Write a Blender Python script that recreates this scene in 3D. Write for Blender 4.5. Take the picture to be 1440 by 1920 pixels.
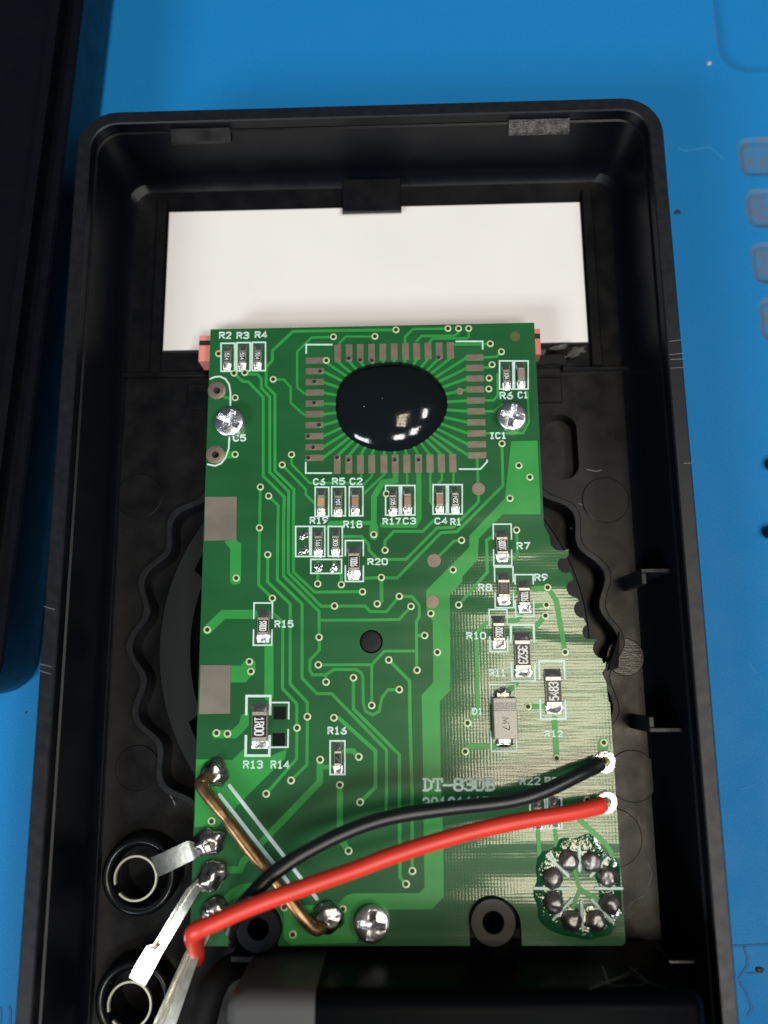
import bpy, math, random
from mathutils import Vector, Matrix, Euler, noise
from mathutils.geometry import delaunay_2d_cdt

# ------------------------------------------------------------------ units
# all sizes below are written in millimetres; one Blender unit is one centimetre
S = 0.1
for o in list(bpy.data.objects):
    bpy.data.objects.remove(o)
scn = bpy.context.scene
col = scn.collection
scn.unit_settings.scale_length = 0.01
random.seed(7)
R = math.radians
PI = math.pi

# ------------------------------------------------------------------ camera
FPX = 1550.0                       # focal length in photo pixels (1440 x 1920)
CAM_H = 102.7                      # height over the mat, mm
CAM_ROT = Euler((R(11.295), R(1.644), R(-0.5386)), 'XYZ')
cam = bpy.data.cameras.new('camera')
cam.sensor_fit = 'VERTICAL'
cam.sensor_height = 36.0
cam.lens = FPX / 1920 * 36.0
cam.clip_start = 0.05
cam.clip_end = 2000
cam.dof.use_dof = True
cam.dof.focus_distance = 95 * S
cam.dof.aperture_fstop = cam.lens * 0.001 / (1.7 * S)
camo = bpy.data.objects.new('camera', cam)
camo.location = (0, 0, CAM_H * S)
camo.rotation_euler = CAM_ROT
col.objects.link(camo)
scn.camera = camo
RM = CAM_ROT.to_matrix()


def spot(px, py, z):
    """measured photo point -> its place (mm) on the level plane of height z"""
    d = RM @ Vector(((px - 720) / FPX, (960 - py) / FPX, -1))
    t = (z - CAM_H) / d.z
    return (d.x * t, d.y * t)


# ------------------------------------------------------------------ world, lamps, exposure
w = bpy.data.worlds.new('World')
scn.world = w
w.use_nodes = True
bg = w.node_tree.nodes['Background']
bg.inputs[0].default_value = (0.74, 0.88, 1.0, 1)
bg.inputs[1].default_value = 0.075
scn.view_settings.view_transform = 'Standard'
scn.view_settings.look = 'None'
scn.view_settings.exposure = 0
scn.view_settings.gamma = 1


def lamp(name, d, dist, sx, sy, power, color, rz=0):
    """rectangular ceiling lamp in direction d, aimed at the bench"""
    L = bpy.data.lights.new(name, 'AREA')
    L.shape = 'RECTANGLE'
    L.size = sx * S
    L.size_y = sy * S
    L.energy = power
    L.color = color
    o = bpy.data.objects.new(name, L)
    v = Vector(d).normalized() * dist * S
    o.location = v
    q = v.to_track_quat('Z', 'Y')
    o.rotation_mode = 'QUATERNION'
    o.rotation_quaternion = q @ Euler((0, 0, rz)).to_quaternion()
    col.objects.link(o)
    return o


CEIL = 2400.0


def ceiling(name, tx, ty, sx, sy, power, color):
    """lamp in the ceiling, facing straight down, at tangents (tx, ty) from the bench"""
    L = bpy.data.lights.new(name, 'AREA')
    L.shape = 'RECTANGLE'
    L.size = sx * S
    L.size_y = sy * S
    L.energy = power
    L.color = color
    o = bpy.data.objects.new(name, L)
    o.location = (tx * CEIL * S, ty * CEIL * S, CEIL * S)
    col.objects.link(o)
    return o


# a grid of square ceiling fixtures; the one overhead shows its four tubes
for k in range(4):
    ceiling('ceiling_tube', 0.180, -0.068 + (k - 1.5) * 0.078, 430, 120, 31000, (1.0, 0.88, 0.64))
ceiling('ceiling_panel', 0.63, 0.05, 330, 600, 190000, (1.0, 0.99, 0.975))
ceiling('ceiling_panel', 0.53, -0.46, 480, 600, 250000, (1.0, 0.99, 0.975))
ceiling('ceiling_panel', 0.16, -0.62, 600, 480, 250000, (1.0, 0.99, 0.975))
lamp('bench_lamp', (-0.56, -0.60, 0.60), 1500, 500, 320, 125000, (0.88, 0.95, 1.0), 0.4)

# ------------------------------------------------------------------ helpers: objects
ORG = {}


def tag(o, label=None, cat=None, group=None, kind=None):
    if label:
        o['label'] = label
    if cat:
        o['category'] = cat
    if group:
        o['group'] = group
    if kind:
        o['kind'] = kind
    return o


def empty(name, loc, label=None, cat=None, group=None):
    o = bpy.data.objects.new(name, None)
    o.empty_display_size = 0.2
    o.location = Vector(loc) * S
    ORG[o] = Vector(loc)
    col.objects.link(o)
    return tag(o, label, cat, group)


def add(name, verts, faces, mats, parent=None, origin=None, smooth=False, fm=None, angle=None):
    """one mesh object, corners in world millimetres"""
    po = ORG[parent] if parent else Vector((0, 0, 0))
    og = Vector(origin) if origin is not None else (po if parent else Vector((0, 0, 0)))
    me = bpy.data.meshes.new(name)
    me.from_pydata([((v[0] - og.x) * S, (v[1] - og.y) * S, (v[2] - og.z) * S) for v in verts], [], faces)
    if not isinstance(mats, (list, tuple)):
        mats = [mats]
    for m in mats:
        me.materials.append(m)
    if fm:
        for p, i in zip(me.polygons, fm):
            p.material_index = i
    if smooth:
        for p in me.polygons:
            p.use_smooth = True
    me.validate()
    me.update()
    if smooth and angle:
        me.set_sharp_from_angle(angle=R(angle))
    o = bpy.data.objects.new(name, me)
    col.objects.link(o)
    if parent:
        o.parent = parent
    o.location = (og - po) * S
    ORG[o] = og
    return o


def again(src, origin, parent=None):
    """another object on the same mesh"""
    o = src.copy()
    col.objects.link(o)
    parent = parent or src.parent
    o.parent = parent
    po = ORG[parent] if parent else Vector((0, 0, 0))
    ORG[o] = Vector(origin)
    o.location = (Vector(origin) - po) * S
    return o


class MB:
    def __init__(s):
        s.v, s.f, s.m = [], [], []

    def put(s, vs, fs, mi=0):
        n = len(s.v)
        s.v += [tuple(v) for v in vs]
        s.f += [tuple(i + n for i in f) for f in fs]
        s.m += [mi] * len(fs)

    def box(s, x0, y0, z0, x1, y1, z1, bev=0.0, mi=0):
        b = bev
        if b <= 0:
            vs = [(x0, y0, z0), (x1, y0, z0), (x1, y1, z0), (x0, y1, z0), (x0, y0, z1), (x1, y0, z1), (x1, y1, z1), (x0, y1, z1)]
            fs = [(3, 2, 1, 0), (4, 5, 6, 7), (0, 1, 5, 4), (1, 2, 6, 5), (2, 3, 7, 6), (3, 0, 4, 7)]
            s.put(vs, fs, mi)
        else:
            ring = [(x0, y0), (x1, y0), (x1, y1), (x0, y1)]
            inn = [(x0 + b, y0 + b), (x1 - b, y0 + b), (x1 - b, y1 - b), (x0 + b, y1 - b)]
            vs = [(x, y, z0) for x, y in ring] + [(x, y, z1 - b) for x, y in ring] + [(x, y, z1) for x, y in inn]
            fs = [(3, 2, 1, 0), (8, 9, 10, 11)]
            for i in range(4):
                j = (i + 1) % 4
                fs += [(i, j, 4 + j, 4 + i), (4 + i, 4 + j, 8 + j, 8 + i)]
            s.put(vs, fs, mi)

    def slab(s, poly, z0, z1, bev=0.0, mi=0):
        if area2(poly) < 0:
            poly = poly[::-1]
        n = len(poly)
        top = offset_poly(poly, -bev) if bev else poly
        vs = [(x, y, z0) for x, y in poly] + [(x, y, z1) for x, y in top]
        fs = [tuple(range(n, 2 * n))]
        for i in range(n):
            j = (i + 1) % n
            fs.append((i, j, n + j, n + i))
        s.put(vs, fs, mi)

    def loops(s, loops, closed_u=True, cap0=False, cap1=False, mi=0):
        n = len(loops[0])
        vs = [p for lp in loops for p in lp]
        fs = []
        for a in range(len(loops) - 1):
            for i in range(n if closed_u else n - 1):
                j = (i + 1) % n
                fs.append((a * n + i, a * n + j, (a + 1) * n + j, (a + 1) * n + i))
        if cap0:
            fs.append(tuple(range(n - 1, -1, -1)))
        if cap1:
            fs.append(tuple(range((len(loops) - 1) * n, len(loops) * n)))
        s.put(vs, fs, mi)

    def build(s, name, mats, parent=None, origin=None, smooth=False, angle=None):
        return add(name, s.v, s.f, mats, parent, origin, smooth, s.m, angle)


def area2(p):
    return sum(p[i][0] * p[(i + 1) % len(p)][1] - p[(i + 1) % len(p)][0] * p[i][1] for i in range(len(p)))


def offset_poly(p, d):
    out = []
    n = len(p)
    for i in range(n):
        a, b, c = Vector(p[i - 1]), Vector(p[i]), Vector(p[(i + 1) % n])
        e1, e2 = (b - a), (c - b)
        if e1.length < 1e-6 or e2.length < 1e-6:
            out.append(tuple(b))
            continue
        e1.normalize()
        e2.normalize()
        n1, n2 = Vector((e1.y, -e1.x)), Vector((e2.y, -e2.x))
        m = n1 + n2
        k = max(0.35, 1 + n1.dot(n2))
        out.append(tuple(b + m * (d / k)))
    return out


def circ(cx, cy, r, n=24, ry=None, a0=0.0):
    ry = ry or r
    return [(cx + r * math.cos(a0 + 2 * PI * i / n), cy + ry * math.sin(a0 + 2 * PI * i / n)) for i in range(n)]


def rrect(x0, y0, x1, y1, r, n=8):
    out = []
    r = max(r, 1e-3)
    for cx, cy, a in ((x1 - r, y1 - r, 0), (x0 + r, y1 - r, PI / 2), (x0 + r, y0 + r, PI), (x1 - r, y0 + r, 1.5 * PI)):
        for i in range(n + 1):
            t = a + PI / 2 * i / n
            out.append((cx + r * math.cos(t), cy + r * math.sin(t)))
    return out


def inside(p, poly):
    x, y = p
    c = False
    n = len(poly)
    for i in range(n):
        x1, y1 = poly[i]
        x2, y2 = poly[(i + 1) % n]
        if (y1 > y) != (y2 > y) and x < (x2 - x1) * (y - y1) / (y2 - y1) + x1:
            c = not c
    return c


def sheet(outline, holes):
    """triangles of a flat region with holes"""
    vs, es = [], []
    for lp in [outline] + holes:
        n0 = len(vs)
        vs += [Vector(p) for p in lp]
        es += [(n0 + i, n0 + (i + 1) % len(lp)) for i in range(len(lp))]
    v, e, f, *_ = delaunay_2d_cdt(vs, es, [], 0, 1e-6)
    keep = []
    for t in f:
        cx = sum(v[i].x for i in t) / 3
        cy = sum(v[i].y for i in t) / 3
        if not inside((cx, cy), outline) or any(inside((cx, cy), h) for h in holes):
            continue
        a, b, c = (v[i] for i in t)
        if (b - a).cross(c - a) < 0:
            t = t[::-1]
        keep.append(tuple(t))
    return [(p.x, p.y) for p in v], keep


def side_pts(pts, w, closed=False):
    n = len(pts)
    L, Rr = [], []
    for i in range(n):
        b = Vector(pts[i])
        a = Vector(pts[i - 1]) if (i > 0 or closed) else None
        c = Vector(pts[(i + 1) % n]) if (i < n - 1 or closed) else None
        d1 = (b - a).normalized() if a is not None else None
        d2 = (c - b).normalized() if c is not None else None
        if d1 is None:
            d1 = d2
        if d2 is None:
            d2 = d1
        n1, n2 = Vector((-d1.y, d1.x)), Vector((-d2.y, d2.x))
        k = max(0.4, 1 + n1.dot(n2))
        m = (n1 + n2) * (w / 2 / k)
        L.append(tuple(b + m))
        Rr.append(tuple(b - m))
    return L, Rr


def put_strip(mb, pts, w, z0, z1, mi=0, round_ends=True):
    """a flat raised line of width w along pts"""
    cl = []
    for p in pts:
        if not cl or (Vector(p) - Vector(cl[-1])).length > 1e-4:
            cl.append(p)
    pts = cl
    closed = False
    if len(pts) > 2 and (Vector(pts[0]) - Vector(pts[-1])).length < 1e-4:
        pts = pts[:-1]
        closed = True
    L, Rr = side_pts(pts, w, closed)
    sl = (z1 - z0) * 0.6
    L2, R2 = side_pts(pts, w + 2 * sl, closed)
    n = len(pts)
    vs, fs = [], []
    for i in range(n):
        vs += [(*R2[i], z0), (*Rr[i], z1), (*L[i], z1), (*L2[i], z0)]
    for i in range(n if closed else n - 1):
        a, b = 4 * i, 4 * ((i + 1) % n)
        for k in range(3):
            fs.append((a + k, b + k, b + k + 1, a + k + 1))
    mb.put(vs, fs, mi)
    if round_ends and not closed:
        for end in (0, 1):
            p = Vector(pts[0] if end == 0 else pts[-1])
            q = Vector(pts[1] if end == 0 else pts[-2])
            d = (p - q).normalized()
            a0 = math.atan2(d.y, d.x) - PI / 2
            arc = [(p.x + w / 2 * math.cos(a0 + PI * i / 6), p.y + w / 2 * math.sin(a0 + PI * i / 6)) for i in range(7)]
            mb.slab(arc, z0, z1, 0, mi)


def spline(pts, per=8):
    out = []
    P = [Vector(p) for p in pts]
    n = len(P)
    for i in range(n - 1):
        p0 = P[i - 1] if i > 0 else P[i] * 2 - P[i + 1]
        p1, p2 = P[i], P[i + 1]
        p3 = P[i + 2] if i + 2 < n else P[i + 1] * 2 - P[i]
        for k in range(per):
            t = k / per
            out.append(0.5 * ((2 * p1) + (p2 - p0) * t + (2 * p0 - 5 * p1 + 4 * p2 - p3) * t * t + (3 * p1 - p0 - 3 * p2 + p3) * t ** 3))
    out.append(P[-1])
    return out


def put_tube(mb, pts, rad, n=16, mi=0, caps=True):
    pts = [Vector(p) for p in pts]
    if not callable(rad):
        r0 = rad
        rad = lambda t: r0
    T = []
    for i in range(len(pts)):
        a = pts[max(i - 1, 0)]
        b = pts[min(i + 1, len(pts) - 1)]
        T.append((b - a).normalized())
    up = Vector((0, 0, 1)) if abs(T[0].z) < 0.9 else Vector((1, 0, 0))
    nx = T[0].cross(up).normalized()
    loops = []
    for i, p in enumerate(pts):
        nx = (nx - T[i] * nx.dot(T[i])).normalized()
        ny = T[i].cross(nx)
        r = rad(i / (len(pts) - 1))
        loops.append([tuple(p + (nx * math.cos(2 * PI * k / n) + ny * math.sin(2 * PI * k / n)) * r) for k in range(n)])
    mb.loops(loops, True, caps, caps, mi)


def put_lathe(mb, cx, cy, prof, n=32, mi=0, cap_top=False, sx=1.0, sy=1.0):
    loops = [[(cx + r * sx * math.cos(2 * PI * k / n), cy + r * sy * math.sin(2 * PI * k / n), z) for k in range(n)] for r, z in prof]
    mb.loops(loops, True, False, cap_top, mi)


def put_blob(mb, cx, cy, z, rx, ry, h, seed=0, rough=0.08, rot=0.0, p=2.0, n=28, m=9, mi=0):
    """irregular dome, like set solder"""
    loops = []
    for j in range(m + 1):
        t = j / m
        rr = math.cos(t * PI / 2)
        zz = math.sin(t * PI / 2) ** (2 / p)
        lp = []
        for k in range(n):
            a = 2 * PI * k / n
            q = Vector((math.cos(a) * rr, math.sin(a) * rr, zz))
            nn = 1 + rough * noise.noise(q * 1.7 + Vector((seed * 3.1, seed * 1.7, 0))) * 2
            x, y = q.x * rx * nn, q.y * ry * nn
            lp.append((cx + x * math.cos(rot) - y * math.sin(rot), cy + x * math.sin(rot) + y * math.cos(rot), z + zz * h * nn if j else z))
        loops.append(lp)
    mb.loops(loops, True, False, True, mi)


# ------------------------------------------------------------------ helpers: materials
def mat(name, color, rough=0.5, metal=0.0, spec=0.5, bump=None, var=None, rvar=None, coat=0.0, coat_rough=0.08):
    """bump: list of (kind, scale, strength, stretch); var: (scale, amount) colour variation"""
    m = bpy.data.materials.new(name)
    m.use_nodes = True
    nt = m.node_tree
    N, L = nt.nodes, nt.links
    b = N['Principled BSDF']
    b.inputs['Base Color'].default_value = (*color, 1)
    b.inputs['Roughness'].default_value = rough
    b.inputs['Metallic'].default_value = metal
    b.inputs['Specular IOR Level'].default_value = spec
    if coat:
        b.inputs['Coat Weight'].default_value = coat
        b.inputs['Coat Roughness'].default_value = coat_rough
    geo = None
    if bump or var or rvar:
        geo = N.new('ShaderNodeNewGeometry')

    def tex(kind, scale, stretch=(1, 1, 1), detail=3):
        mp = N.new('ShaderNodeMapping')
        mp.inputs['Scale'].default_value = stretch
        L.new(geo.outputs['Position'], mp.inputs['Vector'])
        if kind == 'noise':
            t = N.new('ShaderNodeTexNoise')
            t.inputs['Scale'].default_value = scale
            t.inputs['Detail'].default_value = detail
            L.new(mp.outputs[0], t.inputs['Vector'])
            return t.outputs['Fac']
        if kind in ('wavex', 'wavey'):
            t = N.new('ShaderNodeTexWave')
            t.bands_direction = 'X' if kind == 'wavex' else 'Y'
            t.inputs['Scale'].default_value = scale
            t.inputs['Distortion'].default_value = 1.2
            t.inputs['Detail'].default_value = 2
            t.inputs['Detail Scale'].default_value = 1.5
            L.new(mp.outputs[0], t.inputs['Vector'])
            return t.outputs['Fac']
        if kind == 'voronoi':
            t = N.new('ShaderNodeTexVoronoi')
            t.inputs['Scale'].default_value = scale
            L.new(mp.outputs[0], t.inputs['Vector'])
            return t.outputs['Distance']

    prev = None
    for bp in bump or []:
        kind, scale, strength = bp[:3]
        st = bp[3] if len(bp) > 3 else (1, 1, 1)
        bn = N.new('ShaderNodeBump')
        bn.inputs['Strength'].default_value = strength
        bn.inputs['Distance'].default_value = bp[4] if len(bp) > 4 else 0.005
        L.new(tex(kind, scale, st, bp[5] if len(bp) > 5 else 3), bn.inputs['Height'])
        if prev:
            L.new(prev, bn.inputs['Normal'])
        prev = bn.outputs[0]
    if prev:
        L.new(prev, b.inputs['Normal'])
        L.new(prev, b.inputs['Coat Normal'])
    if var:
        mx = N.new('ShaderNodeMix')
        mx.data_type = 'RGBA'
        sc, am = var[:2]
        c2 = var[2] if len(var) > 2 else tuple(c * (1 - am) for c in color)
        st = var[3] if len(var) > 3 else (1, 1, 1)
        rp = N.new('ShaderNodeValToRGB')
        rp.color_ramp.elements[0].position = 0.38
        rp.color_ramp.elements[1].position = 0.66
        L.new(tex('noise', sc, st, 5), rp.inputs[0])
        L.new(rp.outputs[0], mx.inputs['Factor'])
        mx.inputs[6].default_value = (*color, 1)
        mx.inputs[7].default_value = (*c2, 1)
        L.new(mx.outputs[2], b.inputs['Base Color'])
    if rvar:
        mr = N.new('ShaderNodeMapRange')
        mr.inputs['From Min'].default_value = 0.3
        mr.inputs['From Max'].default_value = 0.7
        mr.inputs['To Min'].default_value = rvar[1]
        mr.inputs['To Max'].default_value = rvar[2]
        L.new(tex('noise', rvar[0], rvar[3] if len(rvar) > 3 else (1, 1, 1), 6), mr.inputs[0])
        L.new(mr.outputs[0], b.inputs['Roughness'])
    return m


WEAVE = [('noise', 2.0, 0.76, (0.42, 1.6, 1), 0.022, 0.7), ('noise', 9.0, 0.05, (0.8, 1.3, 1), 0.006, 1),
         ('wavex', 9.0, 0.04, (1, 1, 1), 0.004), ('wavey', 9.0, 0.03, (1, 1, 1), 0.004)]
M = {}
M['mask'] = mat('solder_mask', (0.012, 0.108, 0.031), 0.34, 0, 0.26, WEAVE, var=(1.1, 0.2), coat=0.85, coat_rough=0.092)
M['trace'] = mat('masked_copper', (0.028, 0.295, 0.056), 0.34, 0, 0.4, WEAVE[:2], var=(1.6, 0.18))
M['fr4'] = mat('board_edge', (0.16, 0.27, 0.13), 0.7, bump=[('noise', 60, 0.4)])
M['silk'] = mat('silk_print', (0.62, 0.80, 0.72), 0.55, bump=[('noise', 45, 0.25)], var=(40, 0.15))
M['silk_grey'] = mat('silk_print_wide', (0.58, 0.72, 0.71), 0.55, var=(40, 0.12))
M['ring'] = mat('via_ring', (0.50, 0.62, 0.34), 0.35, 0.1)
M['hole'] = mat('via_hole_shade', (0.004, 0.006, 0.004), 0.6)  # dark disc closing each via; the hole's shade is put into its colour
M['barrel'] = mat('plated_barrel', (0.55, 0.5, 0.42), 0.3, 0.9)
M['pad'] = mat('tarnished_pad', (0.27, 0.215, 0.17), 0.42, 0.55, bump=[('noise', 70, 0.15)], var=(9, 0.18))
M['contact_pad'] = mat('bare_contact_pad', (0.26, 0.235, 0.19), 0.4, 0.45, bump=[('wavex', 9, 0.05), ('wavey', 9, 0.05)], var=(3, 0.2))
M['solder'] = mat('bright_solder', (0.72, 0.71, 0.69), 0.24, 1.0, bump=[('noise', 14, 0.5, (1, 1, 1), 0.02)])
M['fillet'] = mat('chip_solder', (0.60, 0.58, 0.55), 0.34, 1.0, bump=[('noise', 16, 0.5, (1, 1, 1), 0.02)])
M['solder_dull'] = mat('dull_solder', (0.30, 0.285, 0.28), 0.38, 0.9, bump=[('noise', 12, 0.3, (1, 1, 1), 0.02)], var=(9, 0.35))
M['solder_lump'] = mat('lumpy_solder', (0.52, 0.50, 0.48), 0.26, 1.0, bump=[('noise', 8, 0.35, (1, 1, 1), 0.03)], var=(7, 0.4))
M['pad_dark_reflection'] = mat('unused_pad', (0.045, 0.045, 0.045), 0.2, 0.9, bump=[('noise', 15, 0.3)])  # bare tin, with its dark reflection put into the base colour
M['resistor'] = mat('resistor_coat', (0.010, 0.010, 0.011), 0.35, bump=[('noise', 50, 0.2)])
M['ceramic'] = mat('resistor_ceramic', (0.40, 0.38, 0.35), 0.6)
M['terminal'] = mat('terminal_tin', (0.58, 0.55, 0.50), 0.33, 0.85, bump=[('noise', 45, 0.3)])
M['mark'] = mat('chip_print', (0.72, 0.72, 0.70), 0.6)
M['mark_faint'] = mat('chip_print_worn', (0.16, 0.13, 0.11), 0.6)
M['cap_tan'] = mat('capacitor_tan', (0.46, 0.29, 0.14), 0.5)
M['cap_brown'] = mat('capacitor_brown', (0.33, 0.185, 0.125), 0.5)
M['cap_mauve'] = mat('capacitor_mauve', (0.27, 0.185, 0.165), 0.5)
M['diode'] = mat('diode_mould_glare', (0.24, 0.22, 0.215), 0.26, 0, 0.9, bump=[('noise', 60, 0.25)])  # base lightened to carry the mirror glare on the top face
M['diode_mark'] = mat('diode_engraving', (0.012, 0.010, 0.010), 0.8)
M['epoxy'] = mat('epoxy_blob', (0.004, 0.0065, 0.008), 0.095, 0, 0.5, bump=[('noise', 5, 0.14, (1, 1, 1), 0.02), ('noise', 40, 0.03, (1, 1, 1), 0.006)])
M['flux'] = mat('flux_residue', (0.006, 0.075, 0.028), 0.06, 0, 0.9, bump=[('noise', 5, 0.55, (1, 1, 1), 0.035), ('noise', 18, 0.25, (1, 1, 1), 0.015)])
M['plastic'] = mat('black_plastic', (0.0018, 0.0026, 0.0050), 0.34, 0, 0.22, bump=[('noise', 80, 0.06), ('noise', 2.5, 0.10, (1, 1, 1), 0.02, 1)],
                   rvar=(3.0, 0.30, 0.40))
M['plastic_rim'] = mat('black_plastic_rim', (0.005, 0.006, 0.009), 0.42, 0, 0.36, bump=[('noise', 60, 0.12)], rvar=(9, 0.36, 0.5))
M['plastic_floor'] = mat('black_plastic_machined', (0.0028, 0.0030, 0.0044), 0.34, 0, 0.36,
                         bump=[('noise', 60, 0.16), ('noise', 5, 0.16, (1, 1, 1), 0.010, 1)], rvar=(4, 0.27, 0.44))
M['plastic_matt'] = mat('black_plastic_matt', (0.006, 0.006, 0.007), 0.7, 0, 0.2)
M['plastic_disc'] = mat('brushed_plastic', (0.012, 0.011, 0.010), 0.28, 0, 0.7, bump=[('noise', 12, 0.5, (0.4, 5, 1), 0.012)])
M['plastic_shiny'] = mat('black_plastic_polished', (0.004, 0.005, 0.006), 0.25, 0, 0.4)
M['plastic_dial'] = mat('dial_plastic', (0.0035, 0.005, 0.0065), 0.5, 0, 0.28, bump=[('noise', 80, 0.15)])
M['cut_plastic'] = mat('trimmed_plastic', (0.10, 0.095, 0.09), 0.32, 0, 0.8, bump=[('noise', 25, 1.0, (1, 3, 1), 0.03)], var=(14, 0.85))
M['lcd_white'] = mat('display_backing', (0.80, 0.775, 0.745), 0.42, 0, 0.4, bump=[('noise', 60, 0.03)], var=(0.9, 0.03))
M['lcd_edge'] = mat('display_edge', (0.02, 0.02, 0.022), 0.3)
M['zebra_pink'] = mat('pink_rubber', (0.72, 0.235, 0.20), 0.55)
M['zebra_black'] = mat('black_rubber', (0.01, 0.01, 0.012), 0.6)
M['red_wire'] = mat('red_insulation', (0.78, 0.045, 0.026), 0.38, 0, 0.5, bump=[('noise', 12, 0.12)], var=(3, 0.12))
M['black_wire'] = mat('black_insulation', (0.008, 0.009, 0.011), 0.33, 0, 0.5, bump=[('noise', 12, 0.10)])
M['strand'] = mat('wire_strand', (0.62, 0.36, 0.16), 0.3, 1.0)
M['copper'] = mat('shunt_wire', (0.40, 0.235, 0.115), 0.36, 0.9, bump=[('noise', 20, 0.25)], var=(9, 0.45))
M['nickel'] = mat('nickel_strip', (0.80, 0.77, 0.67), 0.25, 1.0, bump=[('noise', 10, 0.3)], var=(16, 0.25))
M['nickel_edge'] = mat('nickel_cut_edge', (0.80, 0.78, 0.64), 0.35, 0.8)
M['screw'] = mat('zinc_screw', (0.80, 0.81, 0.84), 0.30, 1.0, bump=[('noise', 20, 0.25, (1, 1, 1), 0.008)], var=(8, 0.12))
M['battery_black'] = mat('battery_wrap', (0.0015, 0.002, 0.0025), 0.34, 0, 0.025)
M['battery_grey'] = mat('battery_band', (0.085, 0.085, 0.085), 0.4, 0.0, 0.15, bump=[('noise', 60, 0.05)])
M['battery_print'] = mat('battery_print', (0.05, 0.052, 0.054), 0.4)
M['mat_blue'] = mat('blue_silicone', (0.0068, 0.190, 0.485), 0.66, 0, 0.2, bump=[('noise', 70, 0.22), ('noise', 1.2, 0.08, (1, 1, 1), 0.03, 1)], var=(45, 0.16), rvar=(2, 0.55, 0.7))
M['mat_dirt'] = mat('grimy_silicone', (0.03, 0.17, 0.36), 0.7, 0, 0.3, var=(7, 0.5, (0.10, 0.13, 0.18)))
M['mat_line'] = mat('mat_groove_shade', (0.004, 0.10, 0.28), 0.7)
M['speck_dark'] = mat('dark_speck', (0.02, 0.02, 0.02), 0.6)
M['speck_light'] = mat('light_speck', (0.55, 0.5, 0.45), 0.6)

# ------------------------------------------------------------------ work mat (the ground)
FR = {'A': (340, 580, 3.6), 'B': (700, 580, 3.6), 'C': (340, 960, 3.6), 'D': (700, 960, 3.6), 'E': (340, 1320, 3.6),
      'F': (700, 1320, 3.6), 'G': (990, 1560, 7.2), 'H': (960, 1370, 6.545), 'J': (300, 1600, 2.88), 'K': (0, 1400, 3.2727),
      'N': (0, 0, 1.0)}


def fx(fr, p):
    x, y, k = FR[fr]
    return (x + p[0] / k, y + p[1] / k)


def at(fr, p, z):
    q = fx(fr, p)
    return spot(q[0], q[1], z)


trays = []
a, b = spot(1347, -420, 0), spot(1350, 137, 0)
trays.append((rrect(b[0], b[1], b[0] + 60, a[1], 4.0, 6), 2.2))
for (u0, v0, u1, v1) in ((1389, 256, 1472, 331), (1403, 352, 1486, 428), (1413, 452, 1496, 532), (1428, 556, 1512, 640)):
    c0, c1 = spot(u0, v1, 0), spot(u1, v0, 0)
    trays.append((rrect(c0[0], c0[1], c1[0], c1[1], 1.5, 5), 1.0))
outl = [(-420, -420), (420, -420), (420, 420), (-420, 420)]
v, f = sheet(outl, [t[0] for t in trays])
mb = MB()
mb.put([(x, y, 0) for x, y in v], f, 0)
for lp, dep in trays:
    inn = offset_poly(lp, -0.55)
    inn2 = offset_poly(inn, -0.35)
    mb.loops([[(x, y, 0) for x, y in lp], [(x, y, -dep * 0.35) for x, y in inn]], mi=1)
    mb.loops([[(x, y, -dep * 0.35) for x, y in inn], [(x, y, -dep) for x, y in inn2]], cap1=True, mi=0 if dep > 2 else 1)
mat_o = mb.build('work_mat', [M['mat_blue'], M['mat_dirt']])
tag(mat_o, 'blue silicone soldering mat with moulded trays under the meter', kind='structure')
# grooves and ruler ticks as raised strips, groove shade put into the darker blue
for pts, wd in (([(1366, 1774), (1440, 1771), (1500, 1770)], 0.22), ([(1395, 1776), (1402, 1795), (1401, 1812), (1386, 1833)], 0.3),
                ([(1388, 1842), (1400, 1862), (1410, 1890), (1404, 1903)], 0.3), ([(1402, 1826), (1420, 1824), (1432, 1817)], 0.25),
                ([(1, 1891), (2, 1905), (0, 1925)], 0.28), ([(17, 1889), (20, 1897), (18, 1925)], 0.28)):
    m2 = MB()
    put_strip(m2, [spot(x, y, 0) for x, y in pts], wd, -0.05, 0.05)
    m2.build('moulded_line', M['mat_line'], mat_o)
M['scuff'] = mat('mat_scuff', (0.022, 0.225, 0.50), 0.7)
for pts, wd in (([(1272, 277), (1284, 283), (1310, 279), (1332, 275)], 0.14), ([(1330, 276), (1348, 290), (1356, 298)], 0.10), ([(1402, 1240), (1418, 1262)], 0.08), ([(1390, 1480), (1412, 1474)], 0.08)):
    m2 = MB()
    put_strip(m2, [spot(x, y, 0) for x, y in pts], wd, -0.02, 0.02)
    m2.build('scuff_mark', M['scuff'], mat_o)
for i, (x, y, r, dk) in enumerate(((1271, 398, 0.42, 1), (1330, 119, 0.30, 0), (156, 185, 0.22, 0), (1424, 1818, 0.4, 1), (49, 1336, 0.16, 1))):
    m2 = MB()
    c = spot(x, y, 0)
    put_blob(m2, c[0], c[1], 0.0, r * 1.2, r * 0.8, r * 0.5, i, 0.25, i, n=9, m=3)
    o = m2.build('crumb', M['speck_dark'] if dk else M['speck_light'], origin=(c[0], c[1], 0))
    lab = {0: 'dark crumb on the mat right of the black case wall', 1: 'pale crumb left of the large corner tray',
           2: 'reddish crumb in the gap by the back cover', 3: 'brown crumb at the lower right corner of the mat',
           4: 'tiny dark crumb on the left mat strip'}[i]
    tag(o, lab, 'crumb', 'crumbs on the mat')

# ------------------------------------------------------------------ meter case
CX0, CX1, CY1 = -39.1, 31.25, 67.9
CY0 = CY1 - 126.0
ZF, ZR = 3.0, 14.5            # inner floor, rim
case = empty('meter_case', (-3.9, 5, 0), 'open black plastic meter case lying face down on the blue mat', 'meter case')


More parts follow.
